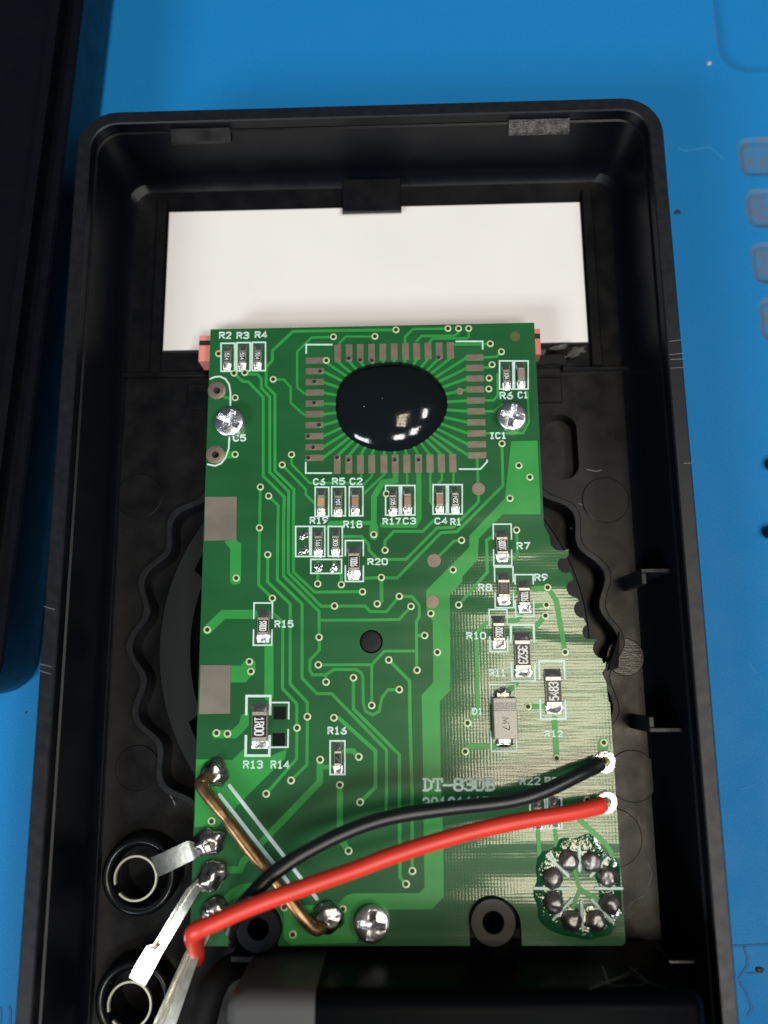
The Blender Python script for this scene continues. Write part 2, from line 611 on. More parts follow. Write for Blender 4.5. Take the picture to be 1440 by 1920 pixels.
def ring(inset, r, z, n=8):
    return [(x, y, z) for x, y in rrect(CX0 + inset, CY0 + inset, CX1 - inset, CY1 - inset, r, n)]


DC = spot(696, 1203, 8.7)     # dial axis


def scallop(r0, amp, n=220):
    return [(DC[0] + (r0 + amp * math.cos(22 * t)) * math.cos(t), DC[1] + (r0 + amp * math.cos(22 * t)) * math.sin(t)) for t in (2 * PI * i / n for i in range(n))]


dial_hole = scallop(27.75, 0.85)
oc = spot(1053, 838, ZF)
oval = []
for i in range(24):
    t = 2 * PI * i / 24
    oval.append((oc[0] + 2.05 * math.cos(t), oc[1] + (2.15 if math.sin(t) > 0 else -2.15) + 2.05 * math.sin(t)))
JK = [spot(258, 1644, 6.0), spot(247, 1880, 6.0)]
JK.append((JK[1][0] + 0.3, JK[1][1] - 14.0))
jack_holes = [circ(x, y, 2.9, 24) for x, y in JK]
mb = MB()
outer = [ring(1.6, 3.2, 0.0), ring(0.5, 4.2, 0.7), ring(0.0, 4.7, 2.4), ring(0.0, 4.7, ZR - 0.2)]
mb.loops(outer, mi=0)
mb.loops([ring(0.0, 4.7, ZR - 0.2), ring(0.18, 4.5, ZR), ring(1.55, 3.3, ZR), ring(1.7, 3.2, ZR - 0.15)], mi=1)
mb.loops([ring(1.7, 3.2, ZR - 0.15), ring(1.75, 3.2, ZR - 1.6), ring(2.0, 3.0, ZR - 1.7), ring(2.35, 2.7, ZF + 2.2), ring(2.9, 2.3, ZF + 0.6), ring(3.7, 2.0, ZF)], mi=0)
fl = [(x, y) for x, y, z in ring(3.7, 2.0, ZF)]
v, f = sheet(fl, [dial_hole, oval] + jack_holes)
mb.put([(x, y, ZF) for x, y in v], f, 2)
mb.loops([[(x, y, ZF) for x, y in dial_hole], [(x, y, 0.5) for x, y in dial_hole]], cap1=True, mi=0)
ov2 = offset_poly(oval, -0.15)
mb.loops([[(x, y, ZF) for x, y in oval], [(x, y, 0.9) for x, y in ov2]], cap1=True, mi=2)
for h in jack_holes:
    mb.loops([[(x, y, ZF) for x, y in h], [(x, y, 0.4) for x, y in h]], cap1=True, mi=0)
mb.loops([ring(1.6, 3.2, 0.0)], cap0=True, mi=0)
shell = mb.build('shell', [M['plastic'], M['plastic_rim'], M['plastic_floor']], case, smooth=True, angle=35)

# scalloped ridge round the dial
mb = MB()
a, b = dial_hole, scallop(28.75, 0.85)
mb.loops([[(x, y, ZF - 0.1) for x, y in a], [(x, y, ZF + 0.95) for x, y in scallop(27.83, 0.85)], [(x, y, ZF + 1.05) for x, y in scallop(27.95, 0.85)],
          [(x, y, ZF + 1.05) for x, y in scallop(28.6, 0.85)], [(x, y, ZF + 0.95) for x, y in scallop(28.72, 0.85)], [(x, y, ZF - 0.1) for x, y in b]])
mb.build('dial_ridge', M['plastic_rim'], case, smooth=True, angle=40)

# ejector marks, catches, tabs, ribs, bosses, jack collars
for x, y, r in ((1135, 938, 2.85), (262, 930, 2.85), (1186, 1455, 2.9), (1172, 1232, 2.2), (258, 1440, 2.6), (1150, 1570, 3.2)):
    c = spot(x, y, ZF)
    mb = MB()
    put_lathe(mb, c[0], c[1], [(r, ZF - 0.2), (r, ZF + 0.10), (r - 0.08, ZF + 0.16), (0.02, ZF + 0.16)], 40)
    mb.build('ejector_mark', M['plastic_disc'] if r == 2.2 else M['plastic_floor'], case, smooth=True, angle=30)
for x0, y0, x1, y1, m_ in ((325, 222, 436, 247, 'plastic_floor'), (952, 206, 1063, 232, 'cut_plastic')):
    a, b = spot(x0, y1, 12.0), spot(x1, y0, 12.0)
    mb = MB()
    yb = CY1 - 1.9
    vs = [(a[0], yb + 0.2, 13.3), (b[0], yb + 0.2, 13.3), (b[0], yb - 1.15, 12.6), (a[0], yb - 1.15, 12.6), (a[0], yb - 1.15, 12.1), (b[0], yb - 1.15, 12.1),
          (b[0], yb + 0.1, 11.4), (a[0], yb + 0.1, 11.4)]
    mb.put(vs, [(0, 3, 2, 1), (3, 4, 5, 2), (4, 7, 6, 5), (0, 7, 4, 3), (1, 2, 5, 6)])
    o = mb.build('catch', M[m_], case)
    if m_ == 'cut_plastic':
        o['label'] = 'shiny scraped catch on the inside of the top wall'


def rib(name, x0, y0, z0, x1, y1, z1, m_='plastic_floor', bev=0.12):
    mb = MB()
    mb.box(min(x0, x1), min(y0, y1), z0, max(x0, x1), max(y0, y1), z1, bev)
    return mb.build(name, M[m_], case)


# display tab (hook over the top edge of the display)
a, b = spot(642, 397, 4.9), spot(753, 397, 4.9)
rib('display_tab', a[0], a[1], 4.3, b[0], 64.2, 4.95)
rib('display_tab_post', a[0], 62.0, ZF - 0.1, b[0], 63.4, 4.28)
# frame round the display pocket
rib('display_rail', -32.4, 38.2, ZF - 0.1, -31.1, 62.6, ZF + 0.9)
rib('display_rail', 23.7, 38.2, ZF - 0.1, 25.0, 62.6, ZF + 0.9)
a, b = spot(303, 700, ZF + 0.9), spot(385, 700, ZF + 0.9)
rib('display_rail', -36.0, a[1] - 0.35, ZF - 0.1, b[0], a[1] + 0.35, ZF + 0.7)
a, b = spot(1055, 690, ZF + 0.9), spot(1180, 690, ZF + 0.9)
rib('display_rail', a[0], a[1] - 0.3, ZF - 0.1, b[0] + 1.5, a[1] + 0.3, ZF + 0.7)
a, b = spot(1006, 668, 4), spot(1062, 678, 4)
rib('display_clip', a[0] - 1, b[1] - 0.6, ZF - 0.1, b[0], a[1], 4.6)
for k, (u, vv, rx, ry) in enumerate(((1048, 650, 0.95, 0.32), (1084, 656, 0.85, 0.40), (1019, 659, 0.30, 0.35), (1074, 664, 0.9, 0.28))):
    c = spot(u, vv, 4.7)
    mb = MB()
    put_blob(mb, c[0], c[1], 4.55, rx, ry, 0.28, 70 + k, 0.5, 0.2, n=20, m=6)
    mb.build('deformed_plastic', M['cut_plastic'], case, smooth=True)  # grey lumps standing for glints of deformed clear plastic
a, b = spot(1006, 710, ZF), spot(1054, 757, ZF)
rib('rough_block', a[0] - 2, b[1], ZF - 0.1, b[0], a[1], ZF + 0.45)
a, b = spot(353, 722, ZF), spot(400, 768, ZF)
rib('rough_block', a[0], b[1], ZF - 0.1, b[0] + 2, a[1], ZF + 0.45)
# L ribs on the right wall
ZL = 10.8
for (u0, v0, u1, v1, uy) in ((1202, 1070, 1275, 1076, 1095), (1218, 1369, 1292, 1374, 1344)):
    a, b = spot(u0, v0, ZL), spot(u1, v1, ZL)
    c = spot(u0, uy, ZL)
    mb = MB()
    mb.box(a[0], a[1] - 0.25, ZF - 0.1, CX1 - 2.0, a[1] + 0.25, ZL, 0.08)
    y0, y1 = (c[1], a[1] - 0.26) if c[1] < a[1] else (a[1] + 0.26, c[1])
    mb.box(a[0], y0, ZF - 0.1, a[0] + 0.55, y1, ZL, 0.08)
    mb.build('angle_rib', M['plastic_rim'], case)
for u0, v0 in ((1250, 1138), (1266, 1300)):
    a = spot(u0, v0, 6)
    rib('small_rib', a[0], a[1] - 0.2, ZF - 0.1, CX1 - 2.2, a[1] + 0.2, 6)
# long step along the left wall
a = spot(175, 1250, ZF)
mb = MB()
mb.box(-37.0, -40, ZF - 0.1, -35.6, 40, ZF + 0.35, 0.1)
mb.build('floor_step', M['plastic'], case)
# wedge by the ridge on the right
a, b, c, d = spot(1162, 1185, 4.4), spot(1160, 1252, 4.4), spot(1140, 1258, 4.4), spot(1156, 1205, 4.4)
mb = MB()
mb.slab([a, d, c, b], ZF - 0.1, 4.4)
mb.build('wedge_stop', M['plastic_matt'], case)
# screw bosses
ZB = 9.4
for i, (u, vv) in enumerate(((925, 1730), (484, 1742))):
    c = spot(u, vv, ZB)
    mb = MB()
    put_lathe(mb, c[0], c[1], [(2.75, ZF - 0.1), (2.45, ZB - 0.25), (2.3, ZB), (1.15, ZB), (1.0, ZB - 0.25), (0.95, ZF + 0.5), (0.01, ZF + 0.5)], 40)
    mb.build('screw_boss', M['plastic_floor'] if i == 0 else M['plastic'], case, smooth=True, angle=35)  # left boss takes a darker plastic for the shade on it
for u, vv in ((428, 789), (961, 779), (697, 1735)):
    c = spot(u, vv, 8.7)
    mb = MB()
    put_lathe(mb, c[0], c[1], [(2.2, ZF - 0.1), (2.0, 7.05), (0.9, 7.05), (0.8, 4.2), (0.01, 4.2)], 24)
    mb.build('board_post', M['plastic'], case, smooth=True, angle=35)
# jack collars
for x, y in JK:
    mb = MB()
    prof = [(4.5, ZF - 0.1), (4.35, ZF + 2.0), (4.05, ZF + 2.7), (3.7, ZF + 2.85), (3.35, ZF + 2.7), (3.1, ZF + 2.2), (2.9, ZF + 1.4), (2.9, ZF - 0.1)]
    put_lathe(mb, x, y, prof, 48)
    mb.build('jack_collar', M['plastic_shiny'], case, smooth=True, angle=50)
# walls of the battery bay
a, b = spot(538, 1799, 9.0), spot(933, 1799, 9.0)
rib('bay_wall', a[0] - 6, a[1] - 0.35, ZF - 0.1, b[0], a[1] + 0.35, 9.0, 'plastic_floor')
a, b = spot(936, 1804, 9.6), spot(1290, 1804, 9.6)
rib('bay_wall', a[0], a[1] - 0.22, ZF - 0.1, CX1 - 2.0, a[1] + 0.22, 9.6, 'plastic_floor')

# scratches: thin pale burrs on the rim and floor
M['burr'] = mat('scratch_burr', (0.16, 0.16, 0.16), 0.5)
for z, pts, wd in ((ZR, [(83, 1137), (103, 1143)], 0.05), (ZR, [(75, 1245), (96, 1250)], 0.05), (ZR, [(73, 1257), (95, 1264)], 0.05), (ZR, [(1256, 665), (1281, 662)], 0.05), (ZR, [(1257, 674), (1281, 673)], 0.05),
                   (ZR, [(1258, 690), (1283, 689)], 0.04), (ZR, [(1282, 869), (1298, 868)], 0.05), (ZR, [(1256, 640), (1279, 637)], 0.05), (ZF, [(222, 935), (226, 921), (236, 911), (244, 906)], 0.10),
                   (ZF, [(305, 1465), (318, 1484), (328, 1510)], 0.06), (ZF, [(312, 1482), (330, 1508)], 0.05), (ZF, [(1176, 1480), (1200, 1460), (1218, 1452)], 0.05), (ZF, [(1178, 1700), (1190, 1688), (1206, 1680)], 0.10),
                   (ZF, [(1176, 1722), (1188, 1710), (1204, 1702)], 0.08), (ZF, [(1196, 1530), (1200, 1545), (1210, 1552)], 0.06), (ZF, [(1216, 1620), (1222, 1640), (1216, 1660)], 0.07),
                   (ZF, [(1100, 880), (1118, 884), (1128, 881)], 0.09), (ZF, [(1070, 990), (1082, 998), (1090, 1006)], 0.07), (ZF, [(1085, 944), (1094, 947)], 0.09)):
    mb = MB()
    put_strip(mb, [spot(x, y, z) for x, y in pts], wd, z - 0.01, z + 0.015)
    mb.build('scratch', M['burr'], case)

# ------------------------------------------------------------------ rotary dial
dial = empty('rotary_dial', (DC[0], DC[1], 0.5), 'dark grey rotary selector disc under the left edge of the circuit board', 'dial')
mb = MB()
put_lathe(mb, DC[0], DC[1], [(25.9, 0.55), (25.9, 1.3), (25.6, 1.45), (3.0, 1.45), (3.0, 6.6), (0.02, 6.6)], 96)
mb.build('disc', M['plastic'], dial, smooth=True, angle=30)
mb = MB()
inn, out = [], []
N_ = 240
for i in range(N_):
    t = 360 * i / N_
    rin = 21.6
    tt = t % 90
    if 52 < tt < 68 or 22 < tt < 40:
        rin = 23.2
    out.append((DC[0] + 25.4 * math.cos(R(t)), DC[1] + 25.4 * math.sin(R(t))))
    inn.append((DC[0] + rin * math.cos(R(t)), DC[1] + rin * math.sin(R(t))))
o2 = [(DC[0] + 25.2 * math.cos(2 * PI * i / N_), DC[1] + 25.2 * math.sin(2 * PI * i / N_)) for i in range(N_)]
mb.loops([[(x, y, 1.4) for x, y in out], [(x, y, 4.3) for x, y in out], [(x, y, 4.5) for x, y in o2], [(x, y, 4.5) for x, y in inn], [(x, y, 1.4) for x, y in inn]])
mb.build('track_ring', M['plastic_dial'], dial, smooth=True, angle=30)

# ------------------------------------------------------------------ display panel
LZ = 4.0
lx0, lx1, ly0, ly1 = -30.7, 23.3, 41.25, 60.65
lcd = empty('display_panel', ((lx0 + lx1) / 2, (ly0 + ly1) / 2, ZF), 'flat white display panel lying above the circuit board in the case', 'display')
mb = MB()
mb.box(lx0 - 0.2, ly0 - 0.25, ZF + 0.01, lx1 + 0.2, ly1 + 0.2, LZ - 0.16, 0.05)
mb.build('glass', M['lcd_edge'], lcd)
mb = MB()
mb.box(lx0, ly0, LZ - 0.15, lx1, ly1, LZ, 0.03)
mb.build('backing_sheet', M['lcd_white'], lcd)
# elastomer strip between display and board
zx0, zx1 = spot(377, 650, 6.0)[0], spot(1011, 645, 6.0)[0]
zy = spot(377, 643, 7.0)[1]
zeb = empty('elastomer_strip', ((zx0 + zx1) / 2, zy, LZ), 'pink elastomer connector strip with a black core under the top board edge', 'connector strip')
for y0, y1, m_ in ((zy - 2.4, zy - 0.32, 'zebra_pink'), (zy - 0.31, zy + 0.31, 'zebra_black'), (zy + 0.32, zy + 0.95, 'zebra_pink')):
    mb = MB()
    mb.box(zx0, y0, LZ + 0.005, zx1, y1, 7.05, 0.05)
    mb.build('rubber_layer' if m_ == 'zebra_pink' else 'conductive_layer', M[m_], zeb)

# ------------------------------------------------------------------ circuit board
Z0 = 8.7                      # top of the solder mask
BT = 1.6
pcb = empty('circuit_board', (-3.5, 7, Z0 - BT), 'green multimeter circuit board screwed into the open black case', 'circuit board')


def bp(fr, p):
    return at(fr, p, Z0)


def px(x, y):
    return spot(x, y, Z0)


outline = [(-23.5, 41.88), (15.86, 41.88), (15.86, 18.4)]
outline += [px(*p) for p in ((1020, 985), (1030, 1005), (1033, 1023), (1042, 1031), (1054, 1033), (1066, 1030), (1066, 1040))]


def bite(cx, cy, r, a0, a1, n=7):
    c = px(cx, cy)
    rr = r / 16.6
    return [(c[0] + rr * math.cos(R(a0 + (a1 - a0) * i / n)), c[1] + rr * math.sin(R(a0 + (a1 - a0) * i / n))) for i in range(n + 1)]


outline += bite(1061, 1059, 16, 75, 300)
outline += bite(1079, 1103, 17, 100, 265)
outline += bite(1093, 1142, 17, 110, 270)
outline += bite(1107, 1185, 15, 115, 250)
outline += [px(1104, 1198)]
outline += bite(1131, 1216, 19, 120, 260)
outline += [px(*p) for p in ((1131, 1244), (1137, 1241), (1135, 1252), (1129, 1262), (1137, 1280), (1141, 1315))]
outline += [(22.15, -3.0), (22.25, -27.3), (21.95, -27.65)]


def notch(cx, x0, x1, ytop):
    c0, c1 = px(x1, ytop + 50), px(x0, ytop + 50)
    r = (c0[0] - c1[0]) / 2
    top = px(cx, ytop)[1]
    cyy = top - r
    pts = [(c0[0], -27.65)]
    pts += [((c0[0] + c1[0]) / 2 + r * math.cos(PI * i / 12), cyy + r * math.sin(PI * i / 12)) for i in range(13)]
    pts += [(c1[0], -27.65)]
    return pts


outline += notch(926, 880, 977, 1683)
outline += notch(475, 428, 522, 1692)
outline += [(-23.5, -27.65)]
pin_c = px(696, 1203)
big_holes = [circ(*pin_c, 1.32, 28), circ(*bp('A', (240, 547)), 0.42, 16), circ(*bp('A', (230, 980)), 0.42, 16)]
v, f = sheet(outline, big_holes)
mb = MB()
mb.put([(x, y, Z0) for x, y in v], f, 0)
mb.put([(x, y, Z0 - BT) for x, y in v], [t[::-1] for t in f], 0)
for lp in [outline] + big_holes:
    mb.loops([[(x, y, Z0) for x, y in lp], [(x, y, Z0 - 0.04) for x, y in lp], [(x, y, Z0 - BT) for x, y in lp]], mi=1)
mb.build('board_substrate', [M['mask'], M['fr4']], pcb)

# --- copper under the mask
TZ = [0]


def trace(path, wpx, name='trace'):
    """path: list of (frame, points) or a frame-tagged flat list"""
    pts = []
    for fr, ps in path:
        pts += [bp(fr, p) for p in ps]
    TZ[0] += 1
    z = Z0 + 0.026 + 0.00022 * TZ[0]
    mb = MB()
    put_strip(mb, pts, wpx / 16.7, Z0 - 0.01, z)
    return mb.build(name, M['trace'], pcb)


def area(fr, ps, name='copper_area', m_='trace', pts=None):
    p = pts or [bp(fr, q) for q in ps]
    TZ[0] += 1
    mb = MB()
    mb.slab(p, Z0 - 0.01, Z0 + 0.026 + 0.00022 * TZ[0], 0.012)
    return mb.build(name, M[m_], pcb)


# big copper areas first
plane = [bp('B', p) for p in ((930, 890), (1108, 885), (1130, 1383), (875, 1383))]
area(None, None, pts=plane)
band = [bp('B', (935, 1225)), bp('B', (1000, 1383)), bp('D', (875, 13)), bp('D', (712, 180)), bp('D', (706, 320)), bp('D', (602, 436)), bp('D', (602, 468)), bp('D', (517, 560)),
        bp('D', (520, 1205)), bp('D', (450, 1275)), bp('F', (455, 440)), bp('F', (472, 900)), bp('F', (476, 1300)), bp('F', (395, 1385)), bp('N', (700, 1706)),
        bp('N', (690, 1712)), bp('N', (668, 1768)), bp('N', (545, 1771)), bp('N', (532, 1760)), bp('N', (531, 1702)), bp('N', (575, 1697)), bp('N', (632, 1697)), bp('N', (648, 1679)), bp('N', (662, 1674.5)),
        bp('F', (310, 1275)), bp('F', (345, 1238)), bp('F', (335, 490)), bp('F', (327, 0)), bp('D', (325, 1235)), bp('D', (405, 1150)), bp('D', (400, 735)), bp('D', (357, 660)),
        bp('D', (355, 530)), bp('D', (648, 235)), bp('D', (648, 160))]
area(None, None, pts=band)
area('C', [(290, 198), (370, 186), (405, 215), (403, 470), (385, 490), (345, 490), (328, 470), (330, 250)])
area('C', [(333, 1036), (400, 1036), (440, 990), (475, 985), (502, 1010), (502, 1070), (435, 1150), (333, 1150)])
area('E', [(458, 55), (405, 72), (388, 130), (345, 172), (215, 175), (205, 203), (220, 232), (370, 232), (415, 190), (458, 140)])
area('E', [(100, 372), (345, 376), (430, 292), (436, 300), (436, 350), (600, 350), (712, 302), (700, 370), (560, 505), (350, 715), (240, 830), (90, 830)])
area('E', [(480, 1205), (400, 1215), (330, 1255), (275, 1310), (300, 1350), (380, 1300), (440, 1280)])
area('H', [(1060, 120), (1090, 92), (1150, 92), (1182, 125), (1185, 260), (1050, 260)])
for path, wd in (
    ([('B', [(153, 139)]), ('A', [(1290, 140), (755, 148), (615, 278), (615, 345), (572, 390), (572, 515), (632, 575), (632, 1090), (760, 1215)]), ('C', [(757, 60), (757, 405), (900, 540), (1223, 538)])], 5.5),
    ([('A', [(429, 428), (460, 437), (515, 438), (540, 470), (540, 530), (597, 590), (597, 1100), (725, 1230)]), ('C', [(722, 60), (722, 410), (945, 636), (1034, 634), (1240, 634), (1275, 672), (1384, 672)]), ('D', [(175, 569), (260, 570), (310, 630), (310, 705), (290, 740), (293, 1067)])], 5.5),
    ([('A', [(356, 432), (415, 487), (450, 487), (553, 592), (553, 1125), (695, 1265)]), ('C', [(690, 60), (690, 430), (930, 670), (930, 845), (933, 930), (868, 1000), (868, 1070), (885, 1098), (975, 1098), (977, 1147)])], 5.5),
    ([('A', [(534, 1200)]), ('C', [(528, 107), (522, 490), (615, 582)])], 5.5),
    ([('C', [(584, 288), (582, 470), (735, 620), (735, 1160), (850, 1285), (851, 1381)]), ('E', [(848, 410), (741, 515)])], 5.5),
    ([('A', [(590, 1260), (655, 1325)]), ('C', [(652, 60), (648, 455), (815, 620), (815, 1120), (915, 1225), (1015, 1225)]), ('E', [(1385, 310), (1385, 600)]), ('F', [(85, 760)])], 5.5),
    ([('C', [(620, 685), (685, 740), (683, 1190), (780, 1295), (780, 1440)]), ('E', [(781, 160), (778, 370), (573, 605)])], 5.5),
    ([('A', [(1027, 186), (880, 190), (782, 285), (782, 525), (830, 567)])], 4.5),
    ([('A', [(620, 473), (690, 473), (738, 525), (738, 630), (830, 712)])], 4.5),
    ([('A', [(744, 981), (744, 1045), (868, 1172), (1195, 1172), (1215, 1150), (1215, 1100)])], 4.5),
    ([('A', [(681, 1050), (840, 1215), (840, 1250), (910, 1320)])], 4.5),
    ([('A', [(1307, 183), (1110, 183), (1070, 225), (1062, 245)])], 4.0),
    ([('A', [(1285, 1100), (1285, 1128), (1225, 1188)])], 4.5),
    ([('A', [(1370, 1100), (1370, 1115), (1225, 1250)])], 4.5),
    ([('B', [(150, 1100), (150, 1155), (60, 1168)]), ('A', [(1300, 1265)]), ('C', [(1300, 20), (1300, 155)])], 11),
    ([('C', [(1300, 100), (1300, 160)])], 17),
    ([('C', [(1290, 73), (1010, 73), (985, 110)])], 8),
    ([('B', [(306, 1100), (308, 1330)]), ('D', [(308, 40), (280, 88), (60, 88)])], 10),
    ([('C', [(1085, 165), (1215, 165), (1262, 215), (1268, 258), (1325, 318)]), ('D', [(220, 320), (430, 108), (540, 102)]), ('B', [(710, 1300), (710, 1211)])], 5.5),
    ([('D', [(78, 258), (78, 195), (140, 130), (335, 130), (405, 58)])], 5.5),
    ([('B', [(385, 1100), (385, 1300), (410, 1325)])], 5.0),
    ([('B', [(227, 1100), (230, 1210)])], 4.5),
    ([('B', [(463, 1100), (463, 1150), (440, 1172)])], 4.5),
    ([('B', [(541, 1100), (541, 1190)])], 4.5),
    ([('B', [(700, 1010), (707, 1180)])], 5.0),
    ([('B', [(868, 907), (875, 1190)]), ('D', [(565, 132), (455, 140), (160, 445), (53, 442)]), ('C', [(1235, 447)])], 5.5),
    ([('C', [(1350, 442), (1352, 600), (1322, 620)])], 7),
    ([('D', [(595, 191), (545, 195), (430, 310)])], 5.0),
    ([('D', [(800, 168), (765, 190), (770, 405), (576, 627)])], 6.0),
    ([('D', [(966, 122), (975, 290), (955, 315), (925, 318)])], 5.5),
    ([('D', [(1080, 517), (1176, 512)])], 10),
    ([('D', [(1176, 509), (1235, 600), (1294, 945)])], 9),
    ([('D', [(1080, 630), (1168, 627)])], 6),
    ([('D', [(1161, 700), (1080, 790)])], 9),
    ([('D', [(1005, 695), (965, 735), (895, 735)])], 7),
    ([('D', [(940, 565), (985, 525)])], 6),
    ([('D', [(775, 742), (695, 815), (705, 1345), (636, 1424)])], 7),
    ([('D', [(346, 833), (300, 833)])], 6),
    ([('D', [(254, 637), (175, 725), (20, 728)]), ('C', [(942, 730)])], 5),
    ([('D', [(290, 938), (75, 938)]), ('C', [(1285, 1030), (925, 1031)])], 5),
    ([('C', [(1285, 1030), (1285, 1305)])], 5),
    ([('D', [(105, 998), (245, 1140), (248, 1430)]), ('F', [(262, 600), (263, 1126)])], 6),
    ([('C', [(975, 1098), (1030, 1062), (1180, 1062), (1215, 1085), (1226, 1120), (1228, 1290), (1245, 1345), (1290, 1368), (1335, 1345), (1355, 1250), (1395, 1200), (1470, 1198)])], 5.5),
    ([('C', [(1162, 1118), (1162, 1330)]), ('E', [(1175, 45)]), ('F', [(175, 340), (180, 1170), (220, 1214)])], 6),
    ([('C', [(176, 795), (285, 690), (490, 690)])], 17),
    ([('C', [(592, 880), (592, 1245)])], 17),
    ([('E', [(937, 375), (935, 525), (420, 1060), (395, 1118), (270, 1118)])], 12),
    ([('E', [(937, 425), (1010, 425)])], 8),
    ([('E', [(1100, 315), (1160, 315), (1198, 356)])], 9),
    ([('E', [(1070, 546), (1072, 905), (1129, 990)])], 11),
    ([('E', [(1030, 88), (1065, 95), (1310, 315), (1310, 560), (1207, 662)])], 7),
    ([('F', [(620, 320), (645, 285), (830, 283)])], 9),
    ([('F', [(1222, 95), (1237, 365)])], 10),
    ([('D', [(1044, 1313), (1160, 1312)])], 9),
    ([('F', [(1110, 830), (1125, 1095), (1145, 1130)])], 7),
    ([('F', [(1225, 830), (1242, 990)])], 7),
    ([('D', [(965, 1155), (905, 1215)])], 10),
    ([('H', [(925, 850), (1090, 860)])], 9),
    ([('H', [(820, 1085), (1130, 1370)]), ('G', [(1120, 260), (1150, 420)])], 8),
    ([('G', [(620, 500), (700, 775), (590, 1045)])], 6.5),
    ([('G', [(700, 780), (960, 920)])], 8.5),
    ([('B', [(740, 325), (830, 320), (864, 287)])], 4.5),
    ([('B', [(742, 393), (801, 390)])], 4.5),
    ([('B', [(545, 237), (789, 235)])], 5),
    ([('B', [(750, 614), (810, 614), (840, 580), (838, 440), (860, 420)])], 4.5),
    ([('B', [(755, 688), (815, 688), (870, 640)])], 4.5),
    ([('B', [(1040, 560), (1050, 760), (1010, 835), (760, 837)])], 4.5),
    ([('B', [(504, 130), (270, 132), (215, 185), (215, 230)])], 4.5),
    ([('B', [(575, 130), (575, 160), (545, 178), (325, 180), (290, 215)])], 4.5),
    ([('B', [(643, 130), (645, 185), (630, 195), (400, 197), (375, 225)])], 4.5),
    ([('A', [(364, 597), (300, 597), (270, 575)])], 5),
    ([('A', [(364, 980), (300, 985)])], 14),
    ([('C', [(921, 410), (921, 485)])], 5),
    ([('C', [(1050, 380), (1080, 420), (1080, 490)])], 5.5),
    ([('C', [(921, 300), (921, 370)])], 5),
    ([('C', [(1035, 300), (1035, 370)])], 5),
):
    trace(path, wd)

# --- bonding pads of the chip-on-board and their fan-out
BC = px(732, 760.5)
BRX, BRY = 109 / 16.35, 90 / 16.15


def pad(x0, y0, x1, y1, name='pad', m_='pad', h=0.045):
    c0, c1 = px(x0, y1), px(x1, y0)
    mb = MB()
    mb.box(c0[0], c0[1], Z0 - 0.01, c1[0], c1[1], Z0 + h, 0.012)
    return mb.build(name, M[m_], pcb)


pads = []
for k, x in enumerate((633.3, 654.5, 675.5, 696.7, 717.8, 739.2, 760.3, 781.2, 802.5, 823.3, 844.5)):
    t = k / 10
    pads.append((x - 6.3, 646 - 4.3 * t, x + 6.3, 679 - 6.5 * t, 'D'))
for k, x in enumerate((632.5, 654, 675.8, 697, 720, 741, 762.8, 784.7, 806.3, 827.5, 849)):
    t = k / 10
    pads.append((x - 6.5, 853.8 - 3 * t, x + 6.5, 888.5 - 2.7 * t, 'U'))
for k, y in enumerate((676, 696, 716.4, 736, 756.7, 776.7, 797, 817.8, 838.3, 858.6)):
    pads.append((573.3 - 0.1 * k, y - 6.2, 607.4 - 0.05 * k, y + 6.2, 'R'))
for k, y in enumerate((670.3, 689.7, 709.4, 730, 750.8, 771, 791.7, 812.5, 833, 853.6)):
    pads.append((873.6 + 0.42 * k, y - 6, 906 + 0.63 * k, y + 6.4, 'L'))
for x0, y0, x1, y1, sd in pads:
    pad(x0, y0, x1, y1, 'bonding_pad')
    q = {'D': ((x0 + x1) / 2, y1 - 1), 'U': ((x0 + x1) / 2, y0 + 1), 'R': (x1 - 1, (y0 + y1) / 2), 'L': (x0 + 1, (y0 + y1) / 2)}[sd]
    ang = math.atan2((q[1] - 760.5) / 90, (q[0] - 732) / 109)
    e = (732 + 96 * math.cos(ang * 1.0), 760.5 + 79 * math.sin(ang))
    trace([('N', [q, e])], 5.0)
# contact pads on the left edge
area('N', [(384.7, 931.4), (444.3, 931.4), (443.4, 1013), (383.2, 1014)], 'contact_pad', 'contact_pad')
area('N', [(375.8, 1247), (432.5, 1247), (431.8, 1338), (373, 1339)], 'contact_pad', 'contact_pad')
# test points
for x, y, r in ((897.2, 916.4, 12.6), (862, 733.3, 7.2), (813.9, 1050.8, 13), (811, 1128, 12.5)):
    c = px(x, y)
    mb = MB()
    put_lathe(mb, c[0], c[1], [(r / 16.6, Z0 - 0.01), (r / 16.6, Z0 + 0.06), (r / 16.6 - 0.03, Z0 + 0.075), (0.01, Z0 + 0.075)], 28)
    mb.build('test_point', M['pad'], pcb)
# two lead holes of the missing part C5
for p in ((240, 547), (230, 980)):
    c = bp('A', p)
    mb = MB()
    put_lathe(mb, c[0], c[1], [(1.10, Z0 - 0.01), (1.10, Z0 + 0.05), (1.07, Z0 + 0.065), (0.45, Z0 + 0.065), (0.40, Z0 - 0.02), (0.40, Z0 - 1.2)], 28)
    mb.build('lead_pad', M['pad'], pcb, smooth=True, angle=30)
c = bp('B', (957, 183))
mb = MB()
put_lathe(mb, c[0], c[1], [(0.62, Z0 - 0.01), (0.62, Z0 + 0.02), (0.2, Z0 + 0.03), (0.12, Z0 + 0.012), (0.01, Z0 + 0.012)], 20)
mb.build('tooling_mark', mat('tooling_mark', (0.09, 0.10, 0.03), 0.4), pcb)

